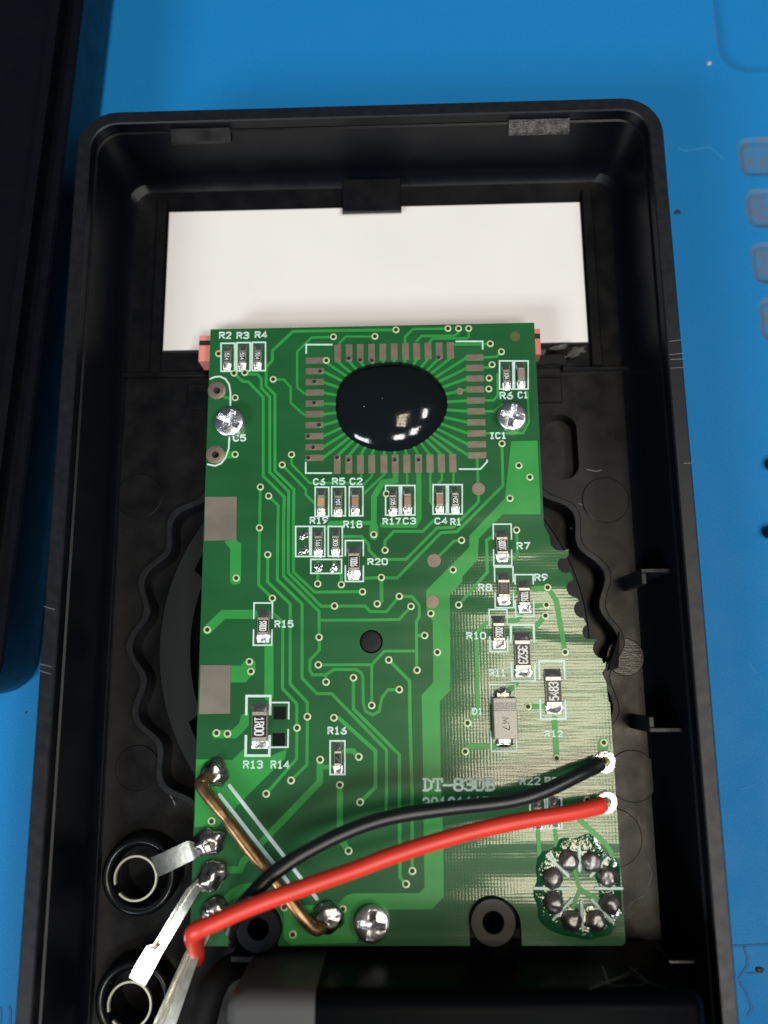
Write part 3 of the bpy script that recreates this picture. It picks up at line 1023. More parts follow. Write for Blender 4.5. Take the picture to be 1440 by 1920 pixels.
# --- vias
vias = []
for fr, ps in (('A', [(1027, 186), (1307, 183), (252, 300), (979, 346), (937, 418), (899, 488), (897, 631), (930, 780), (857, 856), (891, 932), (857, 1002), (356, 432), (429, 428), (620, 473),
                      (364, 597), (364, 980), (744, 981), (681, 1050), (534, 1200), (590, 1260), (1051, 1000), (1129, 1017), (1131, 331), (1207, 342), (1287, 345)]),
               ('B', [(153, 139), (504, 130), (575, 130), (643, 130), (789, 233), (864, 287), (801, 374), (781, 465), (779, 538), (868, 907), (440, 325), (145, 1017), (306, 1017), (982, 1055), (1056, 1133),
                      (922, 1276), (88, 1245)]),
               ('C', [(528, 107), (584, 288), (615, 582), (371, 446), (176, 795), (460, 1010), (470, 1076), (1299, 152), (1375, 258), (921, 485), (1080, 490), (1350, 442), (1223, 538), (1322, 620), (1034, 634),
                      (930, 845), (925, 1031), (977, 1147), (1162, 1118), (1400, 998), (1285, 1305), (851, 1381), (1030, 1388)]),
               ('D', [(595, 191), (538, 390), (576, 627), (175, 569), (254, 637), (388, 685), (346, 833), (432, 946), (295, 1067), (175, 1198), (966, 122), (1176, 509), (1168, 627), (1161, 700), (1294, 945),
                      (1044, 1313), (636, 1424)]),
               ('E', [(781, 160), (741, 515), (573, 605), (937, 375), (1198, 356), (1070, 546), (1207, 662), (1129, 990), (238, 195), (312, 200), (205, 790), (275, 1135), (695, 1370), (1090, 1385)]),
               ('F', [(620, 320), (1237, 365), (263, 1126), (220, 1214)]),
               ('H', [(1125, 145), (925, 850)]), ('N', [(549, 1752)])):
    vias += [bp(fr, p) for p in ps]
v0 = None
vp = None
onpad = [bp('A', p) for p in ((937, 418), (899, 488), (897, 631), (930, 780), (857, 856), (891, 932), (857, 1002), (1051, 1000), (1129, 1017), (1131, 331), (1207, 342), (1287, 345))]
onpad += [bp('B', p) for p in ((440, 325), (145, 1017), (306, 1017))]
for i, (x, y) in enumerate(vias):
    isp = any(abs(x - q[0]) + abs(y - q[1]) < 0.05 for q in onpad)
    src = vp if isp else v0
    if src is None:
        mb = MB()
        r0 = 0.36 if isp else 0.43
        put_lathe(mb, x, y, [(r0, Z0 - 0.01), (r0 - 0.01, Z0 + 0.075), (r0 - 0.04, Z0 + 0.085), (0.245, Z0 + 0.085)], 18, 0)
        put_lathe(mb, x, y, [(0.245, Z0 + 0.085), (0.225, Z0 + 0.062)], 18, 1)
        put_lathe(mb, x, y, [(0.225, Z0 + 0.062), (0.01, Z0 + 0.060)], 18, 2)
        src = mb.build('via', [M['pad'] if isp else M['ring'], M['barrel'], M['hole']], pcb, origin=(x, y, Z0), smooth=True, angle=40)
        if isp:
            vp = src
        else:
            v0 = src
    else:
        again(src, (x, y, Z0))

# --- silk print
GL = {'0': [[(0, .2), (0, .8), (.15, 1), (.45, 1), (.6, .8), (.6, .2), (.45, 0), (.15, 0), (0, .2)]],
      '1': [[(.10, .80), (.3, 1), (.3, 0)], [(.1, 0), (.5, 0)]],
      '2': [[(0, .8), (.12, .97), (.3, 1), (.48, .95), (.6, .78), (.55, .6), (0, 0), (.6, 0)]],
      '3': [[(0, .85), (.15, 1), (.45, 1), (.6, .85), (.6, .68), (.45, .53), (.2, .53)], [(.45, .53), (.6, .38), (.6, .15), (.45, 0), (.15, 0), (0, .15)]],
      '4': [[(.45, 0), (.45, 1), (0, .3), (.62, .3)]],
      '5': [[(.57, 1), (.06, 1), (.02, .57), (.2, .64), (.42, .62), (.58, .48), (.6, .25), (.48, .04), (.25, 0), (0, .1)]],
      '6': [[(.52, 1), (.2, .7), (.02, .4), (0, .2), (.15, 0), (.45, 0), (.6, .15), (.6, .38), (.45, .52), (.15, .52), (.02, .35)]],
      '7': [[(0, 1), (.6, 1), (.2, 0)]],
      '8': [[(.15, .53), (.03, .68), (.03, .85), (.17, 1), (.43, 1), (.57, .85), (.57, .68), (.45, .53), (.15, .53)], [(.15, .53), (0, .36), (0, .15), (.15, 0), (.45, 0), (.6, .15), (.6, .36), (.45, .53)]],
      '9': [[(.08, 0), (.4, .3), (.58, .6), (.6, .8), (.45, 1), (.15, 1), (0, .85), (0, .62), (.15, .48), (.45, .48), (.58, .65)]],
      'R': [[(0, 0), (0, 1), (.42, 1), (.58, .87), (.58, .65), (.42, .52), (0, .52)], [(.3, .52), (.6, 0)]],
      'C': [[(.6, .82), (.45, 1), (.15, 1), (0, .8), (0, .2), (.15, 0), (.45, 0), (.6, .18)]],
      'D': [[(0, 0), (0, 1), (.38, 1), (.6, .75), (.6, .25), (.38, 0), (0, 0)]],
      'I': [[(.3, 0), (.3, 1)], [(.1, 0), (.5, 0)], [(.1, 1), (.5, 1)]],
      'M': [[(0, 0), (0, 1), (.35, .2), (.7, 1), (.7, 0)]],
      '-': [[(-.05, .45), (.75, .45)]],
      'd': [[(0, 0), (.32, 0), (.6, .25), (.6, .75), (.32, 1), (0, 1)], [(.14, 0), (.14, 1)]],
      't': [[(0, .72), (0, 1), (.62, 1), (.62, .72)], [(.31, 1), (.31, 0)], [(.14, 0), (.48, 0)]],
      'b': [[(0, 0), (.4, 0), (.6, .14), (.6, .38), (.4, .53), (.14, .53)], [(.4, .53), (.56, .66), (.56, .87), (.4, 1), (0, 1)], [(.14, 0), (.14, 1)]]}


def put_text(mb, s, fn, wd, th, z0, z1, gap=0.27):
    """s drawn by strokes; fn maps (u 0..1, v 0..1) of the text box to the plane"""
    tot = len(s) * 0.6 + (len(s) - 1) * gap
    k = 0
    x = 0
    for ch in s:
        for st in GL.get(ch, []):
            k += 1
            put_strip(mb, [fn((x + a) / tot, b) for a, b in st], wd, z0, z1 + 0.0006 * k)
        x += 0.6 + gap


def silk_text(s, x0, y0, x1, y1, wpx=2.1, gap=0.27):
    c0, c1 = px(x0, y1), px(x1, y0)
    wd = wpx / 16.7
    a = wd / 2

    def fn(u, v):
        return (c0[0] + a + (c1[0] - c0[0] - 2 * a) * u, c0[1] + a + (c1[1] - c0[1] - 2 * a) * v)
    mb = MB()
    put_text(mb, s, fn, wd, 0, Z0 - 0.01, Z0 + 0.06, gap)
    return mb.build('printed_designator', M['silk'], pcb)


for t in (('R2', 411, 622, 434, 635.4), ('R3', 443.5, 622.4, 467, 635.4), ('R4', 478, 621, 501, 634), ('C5', 437, 814.7, 461.5, 827.5), ('IC1', 918, 810.5, 949, 823),
          ('R6', 937.3, 734.4, 961, 748.6), ('C1', 971, 734, 990, 747), ('C6', 587.3, 896.8, 609.6, 909.5), ('R5', 622.8, 895.8, 647, 909), ('C2', 655.8, 895.8, 679.6, 909),
          ('R19', 581, 968.7, 615, 982.3), ('R18', 644, 976, 679, 990), ('R17', 717.7, 971, 751.3, 983.9), ('C3', 755.5, 970.3, 779.7, 983.3), ('C4', 815, 970.3, 838.7, 982.7), ('R1', 844.6, 971.5, 865, 985),
          ('R20', 689.3, 1046.4, 726.8, 1059.6), ('R15', 515, 1162.8, 550.3, 1176.7), ('R7', 969, 1016.5, 993.3, 1030.4), ('R8', 896.8, 1094.3, 921.8, 1108.2), ('R9', 1002.4, 1075.6, 1026.7, 1089.4),
          ('R10', 874.8, 1184.7, 910.8, 1198.8), ('R11', 917.8, 1254, 948, 1268.3), ('D1', 885.8, 1327, 905, 1340), ('R12', 1021, 1369, 1055, 1382), ('R13', 456, 1425.6, 492.8, 1441),
          ('R14', 507.5, 1425.6, 543, 1441), ('R16', 614.4, 1362.5, 649.7, 1377), ('R22', 974.5, 1456.3, 1012.7, 1471.6), ('R21', 1021.9, 1456.5, 1058, 1471.6)):
    silk_text(*t)
o = silk_text('dt-830b', 791.8, 1457.8, 927.2, 1483.8, 3.6, 0.16)
o.name = 'printed_board_name'
o = silk_text('20101115', 792, 1493.5, 919, 1519, 3.4, 0.30)
o.name = 'printed_date'


def silk(fr, lines, wpx, m_='silk', name='printed_outline', round_ends=False, zt=0.055):
    for k, ln in enumerate(lines):
        mb = MB()
        put_strip(mb, [bp(fr, p) for p in ln], wpx / 16.7, Z0 - 0.01, Z0 + zt + 0.0006 * k, round_ends=round_ends)
        mb.build(name, M[m_], pcb)


def sbox(x0, y0, x1, y1, wpx=2.2, skew=0.0, gaps=None, **k):
    """printed rectangle; gaps=(y_a, y_b) leaves the long sides open between"""
    s = skew
    if gaps:
        ga, gb = gaps
        f = lambda y: s * (y - y0) / (y1 - y0)
        silk('N', [[(x0 + f(ga), ga), (x0, y0), (x1, y0), (x1 + f(ga), ga)], [(x0 + f(gb), gb), (x0 + s, y1), (x1 + s, y1), (x1 + f(gb), gb)]], wpx, **k)
    else:
        silk('N', [[(x0, y0), (x1, y0), (x1 + s, y1), (x0 + s, y1), (x0, y0)]], wpx, **k)


for b in ((414.5, 643.6, 440, 696), (444.3, 642.4, 469, 695.4), (473.2, 641.8, 497.8, 694.8), (591, 913.3, 616.3, 968), (621.8, 912.6, 647.6, 967), (655, 912.4, 680.4, 967),
          (723, 910.2, 778, 965.6), (812, 908.6, 866.6, 963.6), (936.6, 676.6, 990.2, 729.3), (554.4, 986.9, 609, 1043.2), (615.4, 986.9, 641.8, 1042.8), (582.8, 1048.8, 640.4, 1074.8),
          (619, 1389, 646.6, 1451.8)):
    sbox(*b)
for x0, x1, y0, y1 in ((747.6, 754.2, 911.5, 965), (835.6, 841.8, 909.8, 963), (960.2, 965.8, 677.2, 728.4), (579.4, 585, 988, 1042.6), (440.6, 443.6, 644, 695), (469.6, 472.6, 643, 694.6)):
    silk('N', [[((x0 + x1) / 2, y0), ((x0 + x1) / 2, y1)]], x1 - x0, 'silk_grey', 'printed_bar')
sbox(647.6, 1013.4, 681.2, 1090, 2.2, 0, (1043, 1060))
sbox(476.4, 1130.4, 511, 1209.6, 2.2, -1.4, (1161, 1180))
sbox(462.5, 1304.8, 507, 1416.6, 4.0, -2, (1341, 1378))
sbox(924.6, 982.6, 958.4, 1060.2, 2.1, 1.2, (1012, 1030))
sbox(927, 1063, 961.6, 1139.2, 2.1, 1.6, (1092, 1110.5))
sbox(965.4, 1077.2, 999.4, 1155.2, 2.1, 1.6, (1096, 1125))
sbox(916.8, 1142.8, 950.4, 1221.8, 2.1, 2.0, (1173, 1193))
sbox(957.6, 1171.6, 1000.6, 1277, 3.6, 2.4, (1205, 1242))
sbox(1010.8, 1239, 1057.6, 1347.6, 3.4, 3.0, (1274, 1312))
sbox(918.2, 1283.2, 965.8, 1408.6, 2.0, 3.0, (1319, 1371))
sbox(993.6, 1498, 1021.6, 1553, 2.0, 1.0)
sbox(1026, 1496, 1052.6, 1552.4, 2.0, 1.0)
silk('N', [[(509.5, 1317), (541.6, 1317), (541.2, 1349)], [(540.4, 1367), (540, 1400.6), (507, 1401)]], 2.2)
silk('A', [[(195, 470), (225, 456), (262, 453), (298, 470), (322, 505), (332, 560), (331, 650)], [(325, 855), (320, 940), (300, 1000), (268, 1040), (228, 1056), (178, 1046)]], 2.6, round_ends=True)
silk('A', [[(843, 300), (843, 238), (1020, 238)], [(840, 1030), (840, 1105), (1018, 1105)]], 2.4)
silk('B', [[(555, 216), (738, 216), (738, 272)], [(577, 1078), (722, 1078), (768, 1028), (768, 1015)]], 2.4)
silk('E', [[(325, 550), (915, 1315)]], 6.0, round_ends=True, m_='silk_grey')
silk('E', [[(258, 612), (720, 1202)]], 6.0, round_ends=True, m_='silk_grey')
silk('G', [[(250, 310), (545, 590)], [(690, 190), (692, 525)], [(1075, 340), (840, 590)], [(85, 757), (548, 757)], [(908, 757), (1270, 757)], [(335, 1180), (590, 905)], [(715, 925), (736, 1325)], [(852, 905), (1138, 1210)]], 3.8,
     round_ends=True, zt=0.165)

# --- solder fillets and chips
RS = {'0603': (0.82, 1.55, 0.45, 0.30), '0805': (1.28, 1.95, 0.5, 0.36), '1206': (1.70, 3.15, 0.55, 0.46)}


def fillet(mb, x, y, z, wd, ln, h, sgn, seed):
    """solder wedge running from a chip end (height h) down to the board; sgn = direction along y"""
    n, m = 7, 7
    vs, fs = [], []
    for j in range(m):
        t = j / (m - 1)
        for i in range(n):
            u = i / (n - 1) * 2 - 1
            side = (1 - abs(u) ** 4)
            zz = h * (1 - t) ** 1.6 * 0.85 + 0.10 * math.sin(PI * min(1, t * 1.1)) * side
            zz *= (0.25 + 0.75 * side)
            zz += 0.05 * noise.noise(Vector((u * 2 + seed * 5.3, t * 3, seed * 2.1))) * (1 - t) * side
            if j == m - 1:
                zz = 0
            vs.append((x + u * wd / 2 * (1 + 0.06 * math.sin(seed + t * 4)), y + sgn * t * ln, z + max(zz, 0.03 if j < m - 1 else 0)))
    for j in range(m - 1):
        for i in range(n - 1):
            a, b, c, d = j * n + i, j * n + i + 1, (j + 1) * n + i + 1, (j + 1) * n + i
            fs.append((a, d, c, b) if sgn < 0 else (a, b, c, d))
    b0 = [(vs[j * n + 0]) for j in range(m)]
    k = len(vs)
    for j in range(m):
        for i in (0, n - 1):
            p = vs[j * n + i]
            vs.append((p[0], p[1], z - 0.01))
    for j in range(m - 1):
        fs.append((j * n, (j + 1) * n, k + 2 * (j + 1), k + 2 * j))
        fs.append((j * n + n - 1, k + 2 * j + 1, k + 2 * (j + 1) + 1, (j + 1) * n + n - 1))
    mb.put(vs, fs)


SEED = [0]


def chip(kind, u, vv, size, mark='', way='down', body='resistor', pad_top=0.85, pad_bot=0.85, faint=False, top_dark=True, label=None, tilt=0.0):
    wd, ln, h, term = RS[size]
    zt = Z0 + h + 0.04
    x, y = spot(u, vv, zt)
    SEED[0] += 1
    sd = SEED[0]
    zb = Z0 + 0.04
    mb = MB()
    cap = kind == 'capacitor'
    if cap:
        mb.box(x - wd / 2, y - ln / 2 + term, zb, x + wd / 2, y + ln / 2 - term, zt + 0.22, 0.05)
    else:
        mb.box(x - wd / 2 + 0.01, y - ln / 2 + term, zb, x + wd / 2 - 0.01, y + ln / 2 - term, zt - 0.03, 0.02, 1)
        mb.box(x - wd / 2 + 0.06, y - ln / 2 + term * 0.95, zt - 0.05, x + wd / 2 - 0.06, y + ln / 2 - term * 0.95, zt + 0.025, 0.03, 0)
    o = mb.build(kind, [M[body], M['ceramic']], pcb, origin=(x, y, zb))
    if label:
        o['label'] = label
    for sg in (-1, 1):
        mb = MB()
        y0, y1 = y + sg * (ln / 2 - term), y + sg * ln / 2
        mb.box(x - wd / 2 - 0.02, min(y0, y1) - (0 if sg > 0 else 0.02), zb - 0.02, x + wd / 2 + 0.02, max(y0, y1) + (0.02 if sg > 0 else 0), zt + (0.24 if cap else 0.01), 0.06)
        mb.build('terminal', M['terminal'], o)
        mb = MB()
        pl = pad_top if sg > 0 else pad_bot
        fillet(mb, x, y1 + sg * 0.02, Z0 + 0.03, wd * 1.05 + 0.12, pl, h * 0.95, sg, sd + sg * 0.37)
        mb.build('solder_fillet', M['fillet'], o, smooth=True)
    if mark:
        tl = (ln - 2 * term) * 0.84
        tw = wd * 0.56

        def fn(a, b):
            if way == 'down':
                return (x + (b - 0.5) * tw, y + (0.5 - a) * tl)
            return (x - (b - 0.5) * tw, y + (a - 0.5) * tl)
        mb = MB()
        put_text(mb, mark, fn, (0.075 if size == '0603' else 0.10 if size == '0805' else 0.14), 0, zt + 0.015, zt + 0.036, 0.22)
        mb.build('marking', M['mark_faint'] if faint else M['mark'], o)
    return o


chip('resistor', 425.8, 669, '0603', '514', 'down', label='chip resistor under the print R2')
chip('resistor', 454.2, 668, '0603', '514', 'down', label='chip resistor under the print R3')
chip('resistor', 483.2, 667.4, '0603', '514', 'down', label='chip resistor under the print R4')
chip('capacitor', 602, 941, '0603', body='cap_tan', label='tan chip capacitor under the print C6')
chip('resistor', 633.8, 941.6, '0603', '104', 'up', label='chip resistor under the print R5')
chip('capacitor', 666, 940.6, '0603', body='cap_brown', label='brown chip capacitor under the print C2')
chip('resistor', 736.8, 940.6, '0603', '105', 'down', label='chip resistor marked 105')
chip('capacitor', 764.4, 938.4, '0603', body='cap_brown', label='brown chip capacitor over the print C3')
chip('capacitor', 824.6, 936.6, '0603', body='cap_brown', label='brown chip capacitor over the print C4')
chip('resistor', 854, 936.6, '0603', '224', 'up', label='chip resistor marked 224')
chip('resistor', 950, 704.6, '0603', '104', 'down', label='chip resistor over the print R6')
chip('capacitor', 977.4, 702, '0603', body='cap_mauve', label='mauve chip capacitor over the print C1')
chip('resistor', 596.4, 1017.6, '0603', '991', 'up', label='chip resistor under the print R19')
chip('resistor', 629, 1017, '0603', '303', 'down', label='chip resistor beside the print R18')
chip('resistor', 633.4, 1422, '0603', '7', 'down', faint=True, label='dark chip resistor under the print R16')
chip('resistor', 1008.8, 1527, '0603', label='chip resistor mostly hidden by the red wire')
chip('resistor', 1039.6, 1524, '0603', label='chip resistor between the red and black wires')
chip('resistor', 663.4, 1053, '0805', '9001', 'up', pad_top=0.85, pad_bot=1.05, label='chip resistor beside the print R20')
chip('resistor', 493, 1173.4, '0805', '9R00', 'down', label='chip resistor marked 9R00')
chip('resistor', 942, 1022.4, '0805', '100R', 'up', label='chip resistor beside the print R7')
chip('resistor', 945.2, 1103, '0805', '900R', 'up', faint=True, label='worn chip resistor beside the print R8')
chip('resistor', 983.6, 1118, '0805', '9001', 'up', label='chip resistor under the print R9')
chip('resistor', 935.8, 1184.6, '0805', '9002', 'up', label='chip resistor marked 9002')
chip('resistor', 486, 1361.6, '1206', '1R00', 'down', label='larger chip resistor marked 1R00')
chip('resistor', 980.4, 1227.4, '1206', '3523', 'down', pad_top=0.95, label='larger chip resistor marked 3523')
chip('resistor', 1038.4, 1296, '1206', '5483', 'up', label='larger chip resistor marked 5483')

# bare tinned pads
for i, (u, vv) in enumerate(((569, 1005), (568.6, 1032.5), (597, 1064.4), (626, 1064.4))):
    x, y = px(u, vv)
    mb = MB()
    put_blob(mb, x, y, Z0 + 0.02, 0.52, 0.5, 0.22, i + 40, 0.35, 0.3 * i, p=3.0, n=24, m=6)
    mb.build('tinned_pad', M['solder'], pcb, smooth=True)
for u, vv in ((524.7, 1337), (523, 1386.7)):
    pad(u - 12, vv - 12, u + 12, vv + 12, 'unused_pad', 'pad_dark_reflection', 0.06)

# diode
DH = 2.15
x, y = spot(948, 1347, Z0 + DH)
dio = None
mb = MB()
w2, l2 = 1.26, 2.15
zz = [(1.0, Z0 + 0.15), (1.04, Z0 + 1.0), (0.99, Z0 + DH - 0.08), (0.955, Z0 + DH)]
mb.loops([[(x + sx * w2 * k, y + sy * l2 * (k if k > 1 else 0.5 + k / 2), z) for sx, sy in ((-1, -1), (1, -1), (1, 1), (-1, 1))] for k, z in zz], True, True, True)
dio = mb.build('diode', M['diode'], pcb, origin=(x, y, Z0))
dio['label'] = 'block diode marked M7 beside the print D1'
for sg in (-1, 1):
    mb = MB()
    mb.box(x - 0.75, y + (2.05 if sg > 0 else -2.75), Z0 + 0.05, x + 0.75, y + (2.75 if sg > 0 else -2.05), Z0 + 0.55, 0.12)
    mb.build('lead', M['terminal'], dio)
    mb = MB()
    put_blob(mb, x, y + sg * 2.62, Z0 + 0.02, 0.98, 0.62, 0.50, 60 + sg, 0.15, 0, p=2.4, n=24, m=6)
    mb.build('solder_fillet', M['solder'], dio, smooth=True)
mb = MB()
for k in range(5):
    yy = y + 1.60 - 0.19 * k
    put_strip(mb, [(x - 1.18, yy), (x + 1.18, yy)], 0.045, Z0 + DH - 0.01, Z0 + DH + 0.006, round_ends=False)
mb.build('polarity_band', M['diode_mark'], dio)
mb = MB()
put_text(mb, 'M7', lambda a, b: (x - 0.35 + (b - 0.5) * -0 + b * 0.72, y + 0.05 - a * 1.25), 0.075, 0, Z0 + DH - 0.01, Z0 + DH + 0.007, 0.4)
mb.build('marking', M['diode_mark'], dio)

# epoxy blob over the bare chip
mb = MB()
BH = 1.75
loops = []
n = 72
m = 20
for j in range(m + 1):
    t = j / m
    rr = 1 - t
    lp = []
    for k in range(n):
        a = 2 * PI * k / n
        e = 2.12
        ca, sa = math.cos(a), math.sin(a)
        s_ = (abs(ca) ** e + abs(sa) ** e) ** (-1 / e)
        wob = 1 + 0.018 * math.sin(3 * a + 0.6) + 0.010 * math.sin(5 * a + 2)
        r = rr
        z = BH * (1 - r ** 2.3) ** 0.80
        z += 0.02 * noise.noise(Vector((ca * r * 2, sa * r * 2, 3.3))) * (1 - r)
        lp.append((BC[0] + BRX * s_ * ca * r * wob, BC[1] + BRY * s_ * sa * r * wob, Z0 + 0.02 + z))
    loops.append(lp)
mb.loops(loops, True, False, True)
o = mb.build('chip_encapsulation', M['epoxy'], pcb, smooth=True)
o['label'] = 'glossy black epoxy blob over the bare chip'

for k, (u, vv) in enumerate(((670.5, 702), (683, 762.5), (717, 748.5))):
    x, y = spot(u, vv, Z0 + BH * 0.8)
    mb = MB()
    uu, vq = (x - BC[0]) / BRX, (y - BC[1]) / BRY
    zz_ = Z0 + BH * max(0, 1 - (uu * uu + vq * vq) ** 1.15) ** 0.8 - 0.02
    put_blob(mb, x, y, zz_, 0.07, 0.05, 0.05, k, 0.3, k, n=8, m=3)
    mb.build('dust_speck', M['speck_light'], pcb)

# locating pin seen in the middle hole belongs to the dial
mb = MB()
put_lathe(mb, pin_c[0], pin_c[1], [(1.22, 6.5), (1.22, Z0 - 0.12), (1.12, Z0 + 0.0), (0.7, Z0 + 0.05), (0.02, Z0 + 0.03)], 28)
mb.build('axle_pin', M['plastic_dial'], dial, smooth=True, angle=40)

# transistor socket: eight soldered pins in a flux puddle
mb = MB()
c = bp('G', (700, 760))
loops = []
for rr, z in ((5.15, -0.01), (4.9, 0.05), (4.4, 0.09), (3.4, 0.10), (2.5, 0.06), (2.0, -0.01)):
    lp = []
    for k in range(72):
        a = 2 * PI * k / 72
        q = rr * (1 + 0.24 * noise.noise(Vector((math.cos(a) * 2.2, math.sin(a) * 2.2, rr * 0.6))) * (1 if rr > 3 else 0.5))
        lp.append((min(c[0] + q * math.cos(a), 22.1), c[1] + q * math.sin(a), Z0 + z * (1 + 0.6 * noise.noise(Vector((math.cos(a) * 5, math.sin(a) * 5, rr))))))
    loops.append(lp)
mb.loops(loops)
o = mb.build('flux_residue', M['flux'], pcb, smooth=True)
for i, p in enumerate(((545, 380), (855, 400), (330, 620), (1080, 600), (335, 950), (1110, 960), (585, 1190), (910, 1195))):
    x, y = bp('G', p)
    mb = MB()
    put_blob(mb, x, y, Z0 + 0.03, 1.10, 1.10, 0.85, i + 3, 0.09, i, p=2.2, n=32, m=10)
    mb.build('solder_joint', M['solder_dull'], pcb, smooth=True)
# white rings where the wires enter
for u, vv in ((1134, 1428), (1136.6, 1504)):
    x, y = px(u, vv)
    mb = MB()
    put_lathe(mb, x, y, [(1.22, Z0 - 0.01), (1.20, Z0 + 0.07), (1.05, Z0 + 0.12), (0.55, Z0 + 0.12), (0.45, Z0 - 0.05)], 32)
    mb.build('wire_pad', M['solder'], pcb, smooth=True, angle=50)
# big hand-made joints along the lower left
for i, (u, vv, rx, ry, h, rot) in enumerate(((391, 1579, 1.75, 1.45, 1.1, 0.1), (397, 1642, 1.75, 1.35, 1.0, 0.7), (402, 1708, 1.6, 1.3, 0.9, 0.6), (402, 1450, 1.5, 1.6, 1.0, 0.2), (614, 1722, 1.8, 1.55, 1.2, 0.3))):
    x, y = spot(u, vv, Z0 + 0.4)
    mb = MB()
    put_blob(mb, x, y, Z0 + 0.02, rx, ry, h, i + 20, 0.14, rot, p=2.3, n=36, m=10)
    mb.build('solder_joint', M['solder_lump'], pcb, smooth=True)

# ------------------------------------------------------------------ screws
def screw(u, vv, rpx, rot, label):
    zt = Z0 + 1.2
    x, y = spot(u, vv, zt)
    r = rpx / 16.9
    th = empty('screw', (x, y, Z0), label, 'screw', 'screws that hold the circuit board')
    n, m = 96, 36
    loops = []
    for j in range(m + 1):
        t = 1 - j / m
        lp = []
        for k in range(n):
            a = 2 * PI * k / n
            lx, ly = t * math.cos(a), t * math.sin(a)
            z = 0.85 + 0.50 * math.sqrt(max(0, 1 - (t * 0.95) ** 2.6))
            if j == 0:
                z = 0.55
            cx_ = lx * math.cos(rot) - ly * math.sin(rot)
            cy_ = lx * math.sin(rot) + ly * math.cos(rot)
            d1 = max(abs(cx_) / 0.78, abs(cy_) / 0.19)
            d2 = max(abs(cx_) / 0.19, abs(cy_) / 0.78)
            d3 = math.hypot(cx_, cy_) / 0.34
            d = min(d1, d2, d3)
            cut = max(0.0, min(1.0, (1.0 - d) / 0.16))
            ramp = max(0.0, 1 - t / 0.85)
            z -= cut * (0.30 + 0.62 * ramp)
            z += 0.014 * noise.noise(Vector((lx * 5 + u, ly * 5, 1)))
            lp.append((x + lx * r, y + ly * r, Z0 + z))
        loops.append(lp)
    mb = MB()
    mb.loops([[(x + r * 0.98 * math.cos(2 * PI * k / n), y + r * 0.98 * math.sin(2 * PI * k / n), Z0 + 0.03) for k in range(n)]] + loops, True, False, True)
    mb.build('head', M['screw'], th, smooth=True, angle=50)
    mb = MB()
    put_lathe(mb, x, y, [(0.7, 4.4), (0.75, Z0 + 0.04)], 16)
    mb.build('shank', M['screw'], th, smooth=True)


screw(428, 789, 30, 0.5, 'battered cross-head screw at the left edge of the board above the print C5')
screw(961, 779, 29.5, 0.25, 'cross-head screw at the right edge of the board below the print C1')
screw(697, 1735, 31.5, 0.12, 'cross-head screw at the bottom edge of the board')

# ------------------------------------------------------------------ jack contacts
def contact(idx, jx, jy, strip, label, zr=6.8, wide=None, gap=(200, 232)):
    th = empty('jack_contact', (jx, jy, ZF), label, 'contact', 'contact springs of the test lead jacks')
    n = 60
    mb = MB()
    a0, a1 = gap[1], gap[0] + 360
    pr = []
    for i in range(n + 1):
        t = R(a0 + (a1 - a0) * i / n)
        pr.append((math.cos(t), math.sin(t)))
    lo = []
    for rr, z in ((2.42, zr - 0.45), (2.42, zr - 0.03), (2.39, zr), (2.20, zr), (2.17, zr - 0.03), (2.17, zr - 0.45)):
        lo.append([(jx + rr * c, jy + rr * s, z) for c, s in pr])
    mb.loops(lo, closed_u=False)
    mb.build('split_ring', M['nickel_edge'], th, smooth=True, angle=40)
    # strip: list of (left xyz, right xyz)
    mb = MB()
    loops = []
    for (l, r_, fold) in strip:
        l, r_ = Vector(l), Vector(r_)
        up = Vector((0, 0, 1))
        row = []
        for k in range(9):
            t = k / 8
            p = l.lerp(r_, t)
            if fold:
                p = p - up * fold * (1.3 if 0.15 < t < 0.5 else 0.0)
            row.append(tuple(p))
        row += [(q[0], q[1], q[2] - 0.32) for q in row[::-1]]
        loops.append(row)
    mb.loops(loops, True, True, True)
    mb.build('strip', M['nickel'], th, smooth=True, angle=25)
    return th


def s3(u, v, z):
    a = spot(u, v, z)
    return (a[0], a[1], z)


contact(0, *JK[0], [(s3(282.7, 1608, 6.85), s3(296, 1644, 6.85), 0), (s3(300, 1601, 7.6), s3(313, 1637, 7.6), 0), (s3(350, 1577, 9.3), s3(361, 1613, 9.3), 0),
                    (s3(356, 1577, 9.4), s3(370, 1606, 9.4), 0), (s3(372, 1582, 9.3), s3(380, 1598, 9.3), 0)],
        'nickel jack contact with a short flat strip, the uppermost in the case', gap=(196, 222))
contact(1, *JK[1], [(s3(241, 1833, 6.85), s3(271, 1851, 6.85), 0), (s3(252, 1812, 7.4), s3(281, 1832, 7.4), 0), (s3(275, 1774, 8.0), s3(303, 1790, 8.0), 0.1), (s3(288, 1770, 8.1), s3(308, 1782, 8.1), 0.5),
                    (s3(322, 1713, 9.0), s3(342, 1725, 9.0), 0.55), (s3(350, 1667, 9.4), s3(371, 1677, 9.4), 0.5), (s3(375, 1645, 9.3), s3(390, 1655, 9.3), 0.3)],
        'nickel jack contact with a long folded strip, second from the top', gap=(196, 222))
contact(2, *JK[2], [(s3(215, 2075, 8), s3(250, 2090, 8), 0), (s3(287, 1920, 9.5), s3(326, 1932, 9.5), 0.5), (s3(345, 1790, 10.0), s3(372, 1797, 10.0), 0.5), (s3(376, 1735, 9.6), s3(400, 1742, 9.6), 0.45), (s3(392, 1712, 9.3), s3(408, 1720, 9.3), 0.2)],
        'nickel jack contact cut off by the lower picture edge', gap=(196, 222))

